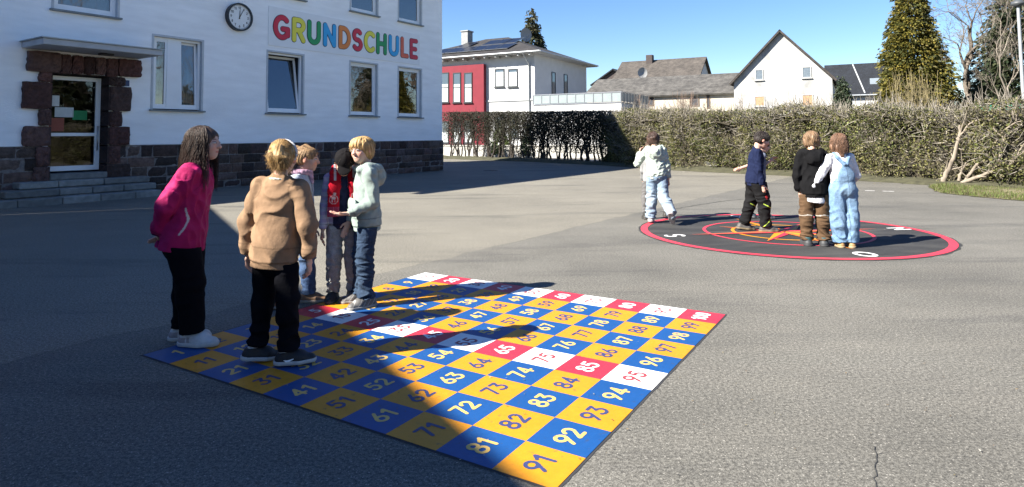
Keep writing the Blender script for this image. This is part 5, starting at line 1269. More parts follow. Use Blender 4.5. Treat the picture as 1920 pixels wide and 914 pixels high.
    def hand(s, V, k_, curl, spread):
        H = s.H; w, d = s.wr[k_], s.hd[k_]; pn = s.P.get('palm' + k_)
        if pn is None: pn = -s.sx if k_ == 'R' else s.sx
        pn = np.asarray(pn, float); pn = nrm(pn - d * (pn @ d)); sd = np.cross(d, pn)       # sd points to the thumb side or away
        th = s.P.get('thumb' + k_)
        if th is None: th = np.array([0, 1., 0])
        th = np.asarray(th, float); sd = sd if sd @ th > 0 else -sd
        pl, pw = .056 * H, .021 * H; c = w + d * pl * .55
        V.cone(w, w + d * pl, .0145 * H, .019 * H, .008, pn, .6); V.cone(w + d * pl * .45 - sd * pw * .6, w + d * pl * .45 + sd * pw * .5, .010 * H, .011 * H, .008, pn, .8)
        cu = s.P.get('curl' + k_, curl)
        for j, (off, ln, rd) in enumerate(((.62, .052, .0052), (.22, .057, .0054), (-.2, .053, .0052), (-.6, .042, .0046))):
            b = w + d * pl * (.98 if j not in (3,) else .9) + sd * pw * off * spread; r = rd * H; a1, a2 = RAD(cu * (.8 + .12 * j)), RAD(cu * (2.0 + .15 * j)); d1 = d * math.cos(a1) + pn * math.sin(a1) + sd * off * .10 * spread; d2 = d * math.cos(a2) + pn * math.sin(a2)
            m_ = b + nrm(d1) * ln * H * .5; V.cone(b - d * .01, m_, r * 1.05, r, .003); V.cone(m_, m_ + d2 * ln * H * .5, r, r * .8, .003)
        tb = w + d * pl * .25 + sd * pw * .6; d1 = nrm(d * .75 + sd * .75 + pn * .25); m_ = tb + d1 * .027 * H; V.cone(tb, m_, .0078 * H, .0062 * H, .006); V.cone(m_, m_ + nrm(d * .95 + sd * .25 + pn * .3) * .024 * H, .006 * H, .005 * H, .003)
    # ---- clothes
    def top(s, name, col, ease=.016, sl=1.0, sleeve=.012, hem=-.03, mat=None, hood=False, fold=.006, ff=16, neck=.04, arms='LR', tint=None, flare=.0, cuff=True, collar=0.0, rib=True, short=None, puff=0.0, chest=1.0):
        H = s.H; W = H * s.bk; V = s.vol(); e = ease; pel2 = s.pel + s.up * hem * H
        V.cone(pel2 - s.up * .03, s.pel, .096 * W + e + flare, .094 * W + e, .02, s.fw, .80); V.cone(s.pel, s.waist, .093 * W + e, .084 * W + e, .03, s.fw, .75); V.cone(s.waist, s.chest, .084 * W + e, (.087 * W + e) * chest, .03, s.fw * .5 + s.sf * .5, .74); V.cone(s.chest, s.nb - s.up * .045 * H, .086 * W + e, .052 * W + e, .03, s.sf, .68)
        V.cone(s.sh['L'], s.sh['R'], .030 * H + e * .45, .030 * H + e * .45, .035); V.cone(s.nb - s.up * .03 * H, s.nb + s.up * .012 * H, .044 * H + e * .3, .042 * H, .03)
        if rib: V.disp(lambda P: .011 * np.clip((.045 - ((P - pel2) @ s.up)) / .008, 0, 1) * (np.abs((P - s.pel) @ s.sx) < .13 * H))
        for k_ in 'LR':
            f = sl if short is None or k_ not in short else short[k_]
            V.cone(s.sh[k_], s.el[k_], .031 * W + sleeve * .7, .026 * W + sleeve, .014)
            if f > .55:
                q = s.el[k_] + (s.wr[k_] - s.el[k_]) * min((f - .5) * 2, 1.08); V.cone(s.el[k_], q, .026 * H + sleeve, .019 * H + sleeve * (.6 if cuff else 1.0), .012)
                if cuff: m_ = q - nrm(s.wr[k_] - s.el[k_]) * .055; V.ell(m_, np.array([1, 1, 1]) * (.021 * H + sleeve * 1.1), None, .016)
        if hood:
            c = s.nb - s.sf * .035 * H + s.up * .0; pts = [s.nb + s.sf * .045 * H - s.sx * .052 * H - s.up * .005 * H, s.nb - s.sx * .075 * H + s.up * .012 * H, s.nb - s.sf * .06 * H - s.sx * .05 * H - s.up * .0 * H, s.nb - s.sf * .085 * H - s.up * .045 * H, s.nb - s.sf * .06 * H + s.sx * .05 * H, s.nb + s.sx * .075 * H + s.up * .012 * H, s.nb + s.sf * .045 * H + s.sx * .052 * H - s.up * .005 * H]
            for a, b in zip(pts[:-1], pts[1:]): V.cone(a, b, .026 * H, .026 * H, .022)
            V.ell(s.nb - s.sf * .075 * H - s.up * .05 * H, np.array([.07, .04, .06]) * H, np.c_[s.sx, s.sf, s.up], .03)
        if fold: V.disp(folds(fold, ff, s.seed + 10, (1, 1, .75)))
        if puff:
            def qf(P): z = (P - s.pel) @ s.up; return -puff * np.abs(np.sin(z * 3.14159 / .055)) + puff * .6
            V.disp(qf)
        V.cut(pel2, -s.up)
        if not collar:
            V.ell(s.nb + s.up * .03 * H + s.sf * .012 * H, np.array([.046, .043, .040]) * H * (neck / .04), np.c_[s.sx, s.sf, s.up], .006, 'sub')
        else: V.cone(s.nb, s.nb + s.up * collar * H, .048 * H, .044 * H, .02); V.cut(s.nb + s.up * collar * H, s.up + s.sf * -.15); V.cone(s.nb + s.up * (collar - .03) * H, s.nb + s.up * (collar + .05) * H, .037 * H, .037 * H, .004, op='sub')
        for k_ in 'LR':
            f = sl if short is None or k_ not in short else short[k_]
            if f <= .55:
                c = s.sh[k_] + (s.el[k_] - s.sh[k_]) * (f * 2 if f < .5 else 1.05); s.armcut(V, c, nrm(s.el[k_] - s.sh[k_]), .034 * H + sleeve + .03)
            elif f < 1.2:
                c = s.el[k_] + (s.wr[k_] - s.el[k_]) * min((f - .5) * 2, 1.08); s.armcut(V, c, nrm(s.wr[k_] - s.el[k_]), .021 * H + sleeve + .03)
        def sewn(P):
            T = np.array(tint(P) if callable(tint) else np.ones((len(P), 1)) * np.asarray(tint if tint is not None else col, float)); up_ = (P - pel2) @ s.up; f_ = np.ones(len(P))
            f_ *= np.where((np.abs(up_ - .046) < .0045) & (np.abs((P - s.pel) @ s.sx) < .115 * H) & rib, .70, 1.0)
            f_ *= np.where((up_ < .04) & rib & (np.abs((P - s.pel) @ s.sx) < .115 * H), 1 + .06 * np.sign(np.sin(np.arctan2((P - s.pel) @ s.sx, (P - s.pel) @ s.fw) * 70)), 1)
            for k_ in 'LR':
                d = np.linalg.norm(P - (s.sh[k_] + (s.el[k_] - s.sh[k_]) * .1), axis=1); inn = ((P - s.sh[k_]) @ s.sx) * (1 if k_ == 'R' else -1)
                f_ *= np.where((np.abs(d - .060 * W) < .0035) & (inn < .01), .74, 1.0)
                if sl > .9 and cuff: c_ = s.wr[k_] - nrm(s.wr[k_] - s.el[k_]) * .038; f_ *= np.where((np.abs((P - c_) @ nrm(s.wr[k_] - s.el[k_])) < .004) & (np.linalg.norm(P - c_, axis=1) < .07), .70, 1.0)
            return T * f_[:, None]
        return vol_obj(name, V, mat or cloth_m, s.root, sewn)
    def armcut(s, V, c, d, r):
        """trim a sleeve end square without touching the body of the garment"""
        w = V.win(c - .09, c + .09)
        if w is None: return
        sl, X, Y, Z = w; px, py, pz = X - c[0], Y - c[1], Z - c[2]; t = px * d[0] + py * d[1] + pz * d[2]; rr = np.sqrt(np.maximum(px * px + py * py + pz * pz - t * t, 0)); m_ = (rr < r) & (t > 0) & (t < .07)
        a = V.a[sl]; V.a[sl] = np.where(m_, np.maximum(a, np.minimum(t, .03)), a)
    def trousers(s, col, ease=(.014, .014, .014), mat=None, fold=.006, ff=17, top=.055, length=1.0, tint=None, bib=False, name='trousers', stack=.0, aniso=(.55, .55, 1.2), hipw=1.0, cutz=None):
        H = s.H; W = H * s.bk; V = s.vol(); e0, e1, e2 = ease
        V.cone(s.pel - np.array([0, 0, .012 * H]), s.pel + s.up * (top + .01) * H, (.080 * W + e0) * hipw, .078 * W + e0 * .7, .03, s.fw, .78)
        V.ell(s.pel - np.array([0, 0, .02 * H]) - np.array([0, .028 * H, 0]), np.array([.075, .055, .06]) * H + e0 * .7, None, .03)
        for k_ in 'LR':
            kn, an = s.kn[k_], s.kn[k_] + (s.an[k_] - s.kn[k_]) * length
            V.cone(s.hip[k_] - np.array([0, 0, .01 * H]), kn, .052 * W + e0, .036 * W + e1, .010); V.cone(kn, an, .036 * H + e1, .025 * H + e2, .02)
            mid = kn + (an - kn) * .35 - nrm(np.cross(np.cross(an - kn, (0, 1., 0)), an - kn)) * .008 * H; V.cone(kn, mid, .034 * H + e1, .034 * H + (e1 + e2) / 2, .02)
            if stack:
                for j in range(3): V.ell(an - (an - kn) * (.03 + .07 * j), np.array([1, 1, .45]) * (.028 * H + e2 + stack * (1 if j != 1 else .5)), None, .012)
        if bib:
            b = -s.sf; dp = .060 * H + .012; c0 = s.pel + s.up * .04 * H + b * dp * .75; c1 = s.waist + b * dp; c2 = s.nb - s.up * .085 * H + b * (.058 * H + .014)
            V.cone(s.pel + s.up * .03 * H, s.waist - s.up * .03 * H, .085 * H + e0, .082 * H + .016, .03, s.fw, .80)
            V.cone(c0, c1, .085 * H, .074 * H, .015, s.sf, .28); V.cone(c1, c2, .074 * H, .030 * H, .012, s.sf, .28)
            for k_, sg in (('L', -1), ('R', 1)):
                p0 = c2 + s.sx * sg * .012 * H + b * .004; p1 = s.nb + s.sx * sg * .050 * H - s.up * .025 * H + b * (.042 * H + .012); p2 = s.nb + s.sx * sg * .056 * H + s.up * .010 * H + b * .01; p3 = s.nb + s.sx * sg * .055 * H + s.sf * .06 * H - s.up * .05 * H
                for a, b_ in ((p0, p1), (p1, p2), (p2, p3)): V.cone(a, b_, .017 * H, .016 * H, .006)
        if fold:
            kz = [s.kn['L'][2], s.an['L'][2]]
            fo = folds(fold, ff, s.seed + 30, aniso)
            V.disp(lambda P: fo(P) * (.35 + .9 * np.exp(-((P[:, 2] - kz[0]) / .12) ** 2) + .9 * np.exp(-((P[:, 2] - kz[1] - .05) / .10) ** 2) + .5 * np.exp(-((P[:, 2] - s.pel[2] + .05) / .09) ** 2)))
        if not bib: V.cut(s.pel + s.up * top * H, s.up)
        for k_ in 'LR':
            an = s.kn[k_] + (s.an[k_] - s.kn[k_]) * length; s.armcut(V, an - nrm(s.an[k_] - s.kn[k_]) * -.0, nrm(s.an[k_] - s.kn[k_]), .13)
        return vol_obj(name, V, mat or cloth_m, s.root, tint or col)
    def shoes(s, col, sole=(.7, .7, .68), high=.0, bulk=1.0, tint=None, label=None, sock=None, extra=None):
        H = s.H
        for k_ in 'LR':
            fd = s.footdir(k_); sd = np.cross(fd, (0, 0, 1.)); pit = s.fp[k_]; R = np.array(Matrix.Rotation(RAD(-pit), 3, Vector(sd)))
            an = s.an[k_]; L = .155 * H
            def p(f, o, z): v = fd * f * L + sd * o * L + np.array([0, 0, z * H - .052 * H]); return an + R @ v
            lo = an - L * 1.1; hi = an + L * 1.1; lo[2] = max(lo[2], -.02)
            V = Vol(lo, hi, min(s.vox, .005)); r = .031 * H * bulk; upn = R @ np.array([0, 0, 1.])
            V.cone(p(-.20, 0, .022), p(.30, .01, .022), r * .92, r * 1.08, .012); V.cone(p(.30, .01, .02), p(.60, 0, .016), r * 1.08, r * .78, .014, upn, .85)
            V.cone(p(-.17, 0, .02), p(-.14, 0, .062 + high), r * .8, r * .92, .014); V.cone(p(.05, 0, .045), p(.32, 0, .026), r * .8, r * .8, .02)
            V.cone(p(-.12, 0, .066 + high + .03), p(-.10, 0, .066 + high), .021 * H, .022 * H, .004, op='sub')
            V.cut(p(0, 0, .058 + high), R @ nrm(fd * -.15 + np.array([0, 0, 1.]))); V.cut(p(0, 0, .014), -upn)
            up = vol_obj('shoe', V, shoe_m, s.root, (lambda P, p=p, fd=fd, sd=sd, R=R, an=an, k_=k_: tint(((P - an) @ R @ np.c_[fd, sd, [0, 0, 1]]) / np.array([L, L, H]) + np.array([0, 0, .052]), k_)) if tint else col)
            V = Vol(lo, hi, min(s.vox, .005)); V.cone(p(-.22, 0, .012), p(.28, .012, .012), r * 1.0, r * 1.2, .012); V.cone(p(.28, .012, .012), p(.60, 0, .013), r * 1.2, r * .88, .012)
            V.cut(p(0, 0, .0185), upn); V.cut(p(0, 0, .0), -upn, .003)
            if pit > 0: pass
            vol_obj('sole', V, shoe_m, up, sole)
            # laces and tongue
            q = MB()
            for j in range(4):
                f = .10 + .075 * j; z = .062 - .0085 * j; a, c, b = p(f, -.10, z - .004), p(f + .01, 0, z + .008), p(f, .10, z - .004); tube(q, [a, c, b], .0028, 5, extra or np.asarray(sole))
            q.build('laces', shoe_m, up)
            if sock is not None:
                V = Vol(an - .1, an + .12, .005); V.cone(p(-.12, 0, .045), an + nrm(s.kn[k_] - an) * .05 * H, .0235 * H, .0235 * H, .01); vol_obj('sock', V, cloth_m, s.root, sock)
    # ---- hair
    def hair(s, style, col, n=220, length=.5, fringe=.25, seed=1, thick=1.0, wave=.02, col2=None):
        hh, Rh = s.hh, s.Rh; rng = np.random.RandomState(seed); lo = s.hc - hh * 1.2; hi = s.hc + hh * 1.1; lo[2] -= length * hh * 1.6; V = Vol(lo, hi, .0048 if s.vox < .0065 else .006)
        V.ell(s.h(0, -.075, .145), np.array([.405, .49, .40]) * hh, Rh, .02)
        if style in ('short', 'bowl', 'shaggy'):
            V.ell(s.h(0, -.20, -.08), np.array([.36, .33, .34 if style == 'short' else .42]) * hh, Rh, .04)
        if style == 'bowl':
            V.ell(s.h(0, .17, .27), np.array([.37, .27, .22]) * hh, Rh, .04)
            for sx in (-1, 1): V.ell(s.h(.31 * sx, .02, .03), np.array([.09, .2, .24]) * hh, Rh, .03)
        if style == 'shaggy':
            for sx in (-1, 1): V.ell(s.h(.30 * sx, -.06, -.1), np.array([.12, .22, .32]) * hh, Rh, .04)
        if style == 'long':
            dn = np.array([0, 0, -1.]); L = length * hh
            for sx in (-1, 1):
                a = s.h(.30 * sx, -.05, .05); m_ = s.h(.36 * sx, -.10, -.30); V.cone(a, m_, .11 * hh, .11 * hh, .03); e_ = m_ + dn * L * .55 - s.sf * .05 * hh; V.cone(m_, e_, .14 * hh, .05 * hh, .03)
            a = s.h(0, -.30, .0); m_ = s.h(0, -.44, -.35); m_ = m_ - s.sf * 0; V.cone(a, m_, .28 * hh, .26 * hh, .04, s.sf, .55); V.cone(m_, m_ + dn * L * .75 - s.sf * .10 * hh, .26 * hh, .13 * hh, .04, s.sf, .34)
        if style == 'tail':
            V.ell(s.h(0, -.25, -.02), np.array([.33, .26, .30]) * hh, Rh, .04); tb = s.h(.0, -.50, .36); V.ell(tb, np.array([.13, .13, .13]) * hh, Rh, .02)
            m_ = s.h(.10, -.66, .12); e_ = s.h(.16, -.60, -.84 * length); V.cone(tb, m_, .10 * hh, .15 * hh, .03); V.cone(m_, e_, .15 * hh, .08 * hh, .03)
        # free the face and the ears
        lowf = .31 - fringe * .6
        V.ell(s.h(0, .50, lowf - .42), np.array([.29, .36, .42]) * hh, Rh, .02, 'sub')
        if style in ('short', 'tail'):
            for sx in (-1, 1): V.ell(s.h(.42 * sx, .02, -.10), np.array([.12, .13, .2]) * hh, Rh, .015, 'sub')
        if style in ('short', 'bowl', 'shaggy'):
            V.cut(s.h(0, -.3, -.33 if style == 'short' else -.42), Rh @ np.array([0, -.25, -1.]), .02)
        def streak(P):
            L = (P - s.hc) @ Rh / hh; a = np.arctan2(L[:, 0], L[:, 1] + .1); return -.0018 * np.sin(a * 19 + 2.2 * np.sin(L[:, 2] * 5 + a * 3)) - .0012 * np.sin(a * 41 + L[:, 2] * 6)
        V.disp(streak)
        V.disp(folds({'shaggy': .009, 'tail': .0025, 'bowl': .003, 'long': .0035, 'short': .004}[style], 16 if style in ('shaggy', 'long') else 20, seed + 60, (1, 1, .6)))
        c1 = np.asarray(col); c2 = np.asarray(col2 if col2 is not None else c1 * .55)
        def tint(P):
            L = (P - s.hc) @ Rh / hh; a = np.arctan2(L[:, 0], L[:, 1] + .1); w = (.5 + .5 * np.sin(a * 23 + 3 * np.sin(L[:, 2] * 4 + a * 2)))[:, None] * .7; return c1 * (1 - w) + c2 * w
        P_, Q_ = V.mesh(); mb = MB(); mb.v.append(P_); mb.n = len(P_); mb.t.append(tint(P_) * .72); mb.f.append(Q_); mb.mi.append(np.zeros(len(Q_), int)); mb.sm.append(np.ones(len(Q_), bool))
        # loose locks
        for i in range(int(n)):
            phi = rng.uniform(-math.pi, math.pi); back = (1 - math.cos(phi)) / 2     # 0 front .. 1 back
            if style == 'tail':
                th1 = RAD(95 - 50 * (1 - back) + rng.normal(0, 5)); pts = []
                st_ = s.h(.405 * math.sin(th1) * math.sin(phi), -.075 + .5 * math.sin(th1) * math.cos(phi), .145 + .41 * math.cos(th1)); tb = s.h(rng.normal(0, .04), -.52, .38)
                md = (st_ + tb) / 2; md = s.h(0, -.075, .145) + nrm(md - s.h(0, -.075, .145)) * hh * rng.uniform(.44, .49)
                end = s.h(.16 + rng.normal(0, .14), -.62 + rng.normal(0, .09), -.80 * length + rng.normal(0, .11)); kk = s.h(.08 + rng.normal(0, .12), -.72 + rng.normal(0, .07), .15)
                pts = [st_, md, tb, kk, (kk + end) / 2 + rng.normal(0, .01, 3), end]
                if i % 9 == 0: pts = [st_, st_ + rng.normal(0, .015, 3) + [0, 0, -.02], st_ + rng.normal(0, .02, 3) + [0, 0, -.05]]
            else:
                tm = {'short': 62 + 58 * back, 'bowl': 84 + 38 * back, 'shaggy': 80 + 48 * back, 'long': 74 + 30 * back}[style] + rng.normal(0, 6)
                if style in ('bowl', 'short', 'shaggy') : tm -= (0 if back > .12 else 10 - 22 * fringe)
                t0 = rng.uniform(8, 40); pts = []
                for t in np.linspace(t0, tm, 6):
                    a = RAD(t); j = 1.04 + rng.normal(0, .012); pts.append(s.h(.405 * j * math.sin(a) * math.sin(phi + .15 * math.sin(t * .05 + i)), -.075 + .49 * j * math.sin(a) * math.cos(phi), .145 + .405 * j * math.cos(a)))
                if style == 'long':
                    if back < .2: continue
                    L = length * hh * rng.uniform(.75, 1.2); p0 = pts[-1]; out = nrm((Rh @ np.array([math.sin(phi), math.cos(phi), 0])) * np.array([1, 1, 0])); ph = rng.uniform(0, 6)
                    for t in np.linspace(.12, 1, 9): pts.append(p0 + np.array([0, 0, -L * t]) + out * hh * (.06 * math.sin(t * 2.4) + .0 * t) + s.sx * wave * math.sin(t * 9 + ph) + s.sf * (wave * .7 * math.cos(t * 8 + ph) - .08 * hh * t * (1 if math.cos(phi) < .3 else -.2)))
                else:
                    d = pts[-1] - pts[-2]; pts.append(pts[-1] + d * .6 + rng.normal(0, .006, 3) + [0, 0, -.004])
            w = rng.uniform(.0, 1); cc = (c1 * (1 - w) + c2 * w) * rng.uniform(.6, .95); R_ = np.linspace(.0042, .0012, len(pts)) * thick; tube(mb, np.array(pts), R_, 4, cc, cap=False)
        return mb.build('hair', hair_m, s.root)
# ------------------------------------------------------------------ the children and the girl in pink
NEAR, FAR = 'children around the number board', 'children on the compass rose'
BLK = (.006, .0062, .009)
# girl in the pink jacket, hands clasped behind her back
p = Person('long haired girl in a pink jacket leaning forward with hands behind her back', (352, 643), 8, 1.53, dict(lean=10, necklean=9, head=(-4, 2, 0), twist=4, shoulder=.100,
    armR=((.16, -.52, -.84), (-.45, -.36, -.82), (-.8, -.1, -.55)), armL=((-.16, -.52, -.84), (.45, -.36, -.82), (.8, -.1, -.55)), palmR=(0, -1, 0), palmL=(0, -1, 0), thumbR=(0, 0, 1), thumbL=(0, 0, 1),
    legR=((.03, .22, -1), (.0, .06, -1), -12), legL=((-.0, .02, -1), (.0, -.08, -1), 4)), 11, .006, NEAR, skin=(.56, .36, .28), body_k=1.14)
p.brow = (.05, .03, .02); p.body()
PK = np.array((.46, .012, .12))
def pink_tint(P):
    L = P - p.pel; T = np.ones((len(P), 1)) * PK; f = L @ p.fw; z = L @ p.up; x = L @ p.sx
    zp = (np.abs(f - (.045 + .12 * (z - .1) * .2) - .02 * np.sin(z * 22)) < .006) & (x > .06) & (z > -.02) & (z < .17); T[zp] = (.62, .58, .6)
    for k_ in 'LR':
        w = np.linalg.norm(P - p.wr[k_], axis=1) < .05; T[w] = (.10, .012, .06)
    return T
p.top('jacket', PK, ease=.018, sleeve=.020, hem=-.095, mat=nylon_m, fold=.010, ff=14, collar=.06, puff=.0012, tint=pink_tint, rib=False, flare=.006)
p.trousers(BLK, (.030, .034, .042), fold=.006, ff=12, length=.97, top=-.07)
p.shoes((.66, .65, .63), (.62, .60, .56), bulk=1.12, sock=(.6, .6, .6), tint=lambda L, k: np.where((np.abs(L[:, 0] + .02 + .25 * (L[:, 2] - .03)) < .05)[:, None] & (L[:, 2:3] > .02) & (L[:, 2:3] < .045), np.array([(.38, .33, .33)]), np.where((L[:, 0:1] < -.10) & (L[:, 2:3] < .042), np.array([(.36, .31, .31)]), np.array([(.66, .65, .63)]))))
p.hair('long', (.075, .042, .026), 2200, 1.45, .08, 3, .36, .016, (.028, .016, .012))

# child in the tan sweatshirt, seen from behind
p = Person('child in a tan sweatshirt and black joggers seen from behind with a blond ponytail', (511, 683), 74, 1.40, dict(lean=2, side=3, twist=6, necklean=4, head=(14, -6, 4), shoulder=.097,
    armL=((-.34, -.06, -.94), (-.06, .10, -1)), armR=((.34, -.08, -.94), (-.04, .12, -1)), legL=((-.10, .10, -1), (-.03, -.16, -1), -42, 8), legR=((.10, -.02, -1), (.05, -.03, -1), -58)), 12, .006, NEAR, skin=(.60, .37, .28))
p.body(curl=22)
TAN = np.array((.315, .200, .122))
def tan_tint(P):
    L = P - p.pel; z = L @ p.up; T = np.ones((len(P), 1)) * TAN
    T[(z < .0) & (z > -.008)] *= .72; return T
p.top('sweatshirt', TAN, ease=.026, sleeve=.022, hem=-.10, fold=.009, ff=12, neck=.036, tint=tan_tint)
V = p.vol(.005); c = p.nb + p.up * .012 * p.H
for a in np.linspace(0, 6.283, 16, endpoint=False):
    b = a + 6.283 / 16; f = lambda t: c + p.sx * .050 * p.H * math.cos(t) + p.sf * .047 * p.H * math.sin(t) - p.up * .012 * math.sin(t); V.cone(f(a), f(b), .0075, .0075, .004)
vol_obj('shirt_collar', V, cloth_m, p.root, (.74, .70, .62))
p.trousers(BLK, (.012, .018, .014), fold=.010, ff=15, length=.96, stack=.007, top=-.075)
q = MB(); qq = p.pel + p.px_ * .060 * p.H - np.array([0, .083 * p.H, .035 * p.H]);
def airmax(L, k):
    T = np.tile(np.array([(.018, .016, .019)]), (len(L), 1)); return T
p.shoes((.018, .016, .019), (.56, .55, .53), bulk=1.05, tint=airmax, sock=(.66, .66, .68), extra=(.03, .03, .03))
# white tick on the outer side of each shoe
for k_ in 'LR':
    H = p.H; fd = p.footdir(k_); sd = np.cross(fd, (0, 0, 1.)); sg = 1 if k_ == 'R' else -1; L_ = .155 * H; R = np.array(Matrix.Rotation(RAD(-p.fp[k_]), 3, Vector(sd))); q = MB(); V_ = []
    for f, z in ((-.13, .026), (-.06, .017), (.02, .018), (.26, .034), (.03, .026), (-.05, .025)): V_.append(p.an[k_] + R @ (fd * f * L_ + sd * sg * (.0335 - .006 * abs(f) - .10 * (z - .02)) * 1.03 * H + np.array([0, 0, (z - .052) * H])))
    V_ = np.array(V_); q.add(np.r_[V_, V_ + R @ (sd * sg * .003)], [[6, 7, 8, 9, 10, 11] if sg < 0 else [11, 10, 9, 8, 7, 6]] + [[i, (i + 1) % 6, (i + 1) % 6 + 6, i + 6] for i in range(6)], (.75, .75, .75)); q.build('shoe_tick', shoe_m, p.root)
p.hair('tail', (.52, .33, .13), 1500, .22, .1, 5, .42, col2=(.26, .145, .05))
V = Vol(p.hc - .16, p.hc + .16, .005); pts = [p.h(.425 * math.sin(a) * 1.0, -.06 + .10 * math.cos(a * 1), .16 + .405 * math.cos(a)) for a in np.linspace(-2.0, 2.0, 22)]
for a, b in zip(pts[:-1], pts[1:]): V.cone(a, b, .0085, .0085, .004)
vol_obj('headband', V, cloth_m, p.root, (.72, .70, .70))
q = MB(); c0_ = p.pel + p.up * (-.04 * p.H) + p.px_ * .062 * p.H - p.fw * (.083 * p.H)

# girl with a ponytail in a pale jacket, half hidden
p = Person('ponytailed girl in a pale blue jacket and jeans half hidden behind the tan sweatshirt', (553, 573), 14, 1.37, dict(lean=3, necklean=10, head=(-6, 8, 0), twist=-18,
    armR=((.10, .04, -1), (-.05, .22, -1)), armL=((-.12, .05, -1), (.05, .2, -1)), legL=((-.05, .22, -1), (.02, .06, -1), -8), legR=((.05, -.22, -1), (.02, -.20, -1), -20)), 13, .006, NEAR)
p.smile = True; p.brow = (.2, .13, .06); p.body()
p.top('jacket', (.50, .55, .64), ease=.016, sleeve=.014, hem=-.08, fold=.008, ff=14, collar=.035, tint=paintf((.50, .55, .64), lambda P, T: np.where((np.abs((P - p.pel) @ p.sx) < .006)[:, None] & (((P - p.pel) @ p.sf) > 0)[:, None], T * .5, T)))
V = p.vol(.006); c = p.nb + p.up * .03 * p.H
for a in np.linspace(0, 6.283, 14, endpoint=False):
    f = lambda t: c + p.sx * .046 * p.H * math.cos(t) + p.sf * .05 * p.H * math.sin(t); V.cone(f(a), f(a + .45), .022, .022, .01)
V.cone(c + p.sf * .055 * p.H, c + p.sf * .075 * p.H - p.up * .09, .026, .012, .012); V.disp(folds(.005, 40, 3))
vol_obj('scarf', V, cloth_m, p.root, paintf((.56, .36, .46), lambda P, T: T * (1 + .3 * np.sin(P @ np.array([60, 80, 120.])))[:, None]))
def den(base, light, seed):
    return lambda P: np.asarray(base) + (np.asarray(light) - np.asarray(base)) * (.5 + .5 * sinnoise(P, 9, seed, 6)).clip(0, 1)[:, None]
p.trousers(0, (.010, .016, .022), denim_m, .009, 16, top=-.055, tint=den((.035, .07, .16), (.16, .24, .38), 5))
p.shoes((.26, .15, .085), (.45, .38, .30), bulk=1.05, extra=(.6, .5, .4))
p.hair('tail', (.36, .22, .10), 900, .5, .06, 8, .5, col2=(.17, .095, .045))

# boy in the black cap with the red and white supporter's scarf, looking down
p = Person('boy in a black cap and red football scarf looking down at his feet', (643, 561), -72, 1.36, dict(lean=4, necklean=24, head=(-8, 40, -6),
    armR=((.14, .03, -1), (.10, .14, -1)), armL=((-.10, .06, -1), (.05, .35, -.9)), legL=((-.03, .02, -1), (-.02, -.02, -1), 14), legR=((.03, .06, -1), (.02, .0, -1), -16), palmR=(-1, 0, 0)), 14, .006, NEAR, skin=(.57, .35, .26))
p.brow = (.08, .05, .03); p.body(curl=16)
p.top('shirt', (.5, .5, .55), ease=.010, sleeve=.010, hem=-.06, fold=.007, ff=17, neck=.036, tint=paintf((.03, .035, .08), lambda P, T: np.where(((np.abs((P - p.pel) @ p.sx) > .095) | (P[:, 2] > p.nb[2] - .10) & (np.abs((P - p.pel) @ p.sx) > .03))[:, None], np.array([(.50, .46, .60)]) * (1 + .35 * np.sign(np.sin(P[:, 2] * 95))[:, None] * np.array([(.3, .5, .2)])), T)))
p.trousers(0, (.010, .016, .020), denim_m, .011, 17, top=-.035, tint=den((.27, .275, .275), (.50, .51, .505), 9))
p.shoes((.035, .035, .038), (.10, .10, .10), bulk=1.08, extra=(.08, .08, .08))
p.hair('short', (.10, .065, .04), 90, .4, .1, 2)
V = Vol(p.hc - .2, p.hc + .2, .005); hh = p.hh
V.ell(p.h(0, -.07, .17), np.array([.445, .525, .435]) * hh, p.Rh, .02); V.cut(p.h(0, 0, .10), p.Rh @ np.array([0, .10, -1.]), .006); V.ell(p.h(0, -.07, .10), np.array([.40, .47, .36]) * hh, p.Rh, .005, 'sub')
V.ell(p.h(0, .52, .11), np.array([.30, .30, .035]) * hh, p.Rh @ rotv((1, 0, 0), -12), .012); V.ell(p.h(0, -.07, .61), np.array([.04, .04, .03]) * hh, p.Rh, .006)
V.disp(lambda P: -.0018 * np.cos(6 * np.arctan2(((P - p.hc) @ p.Rh)[:, 0], ((P - p.hc) @ p.Rh)[:, 1] + .01)))
vol_obj('cap', V, cloth_m, p.root, (.014, .013, .014))
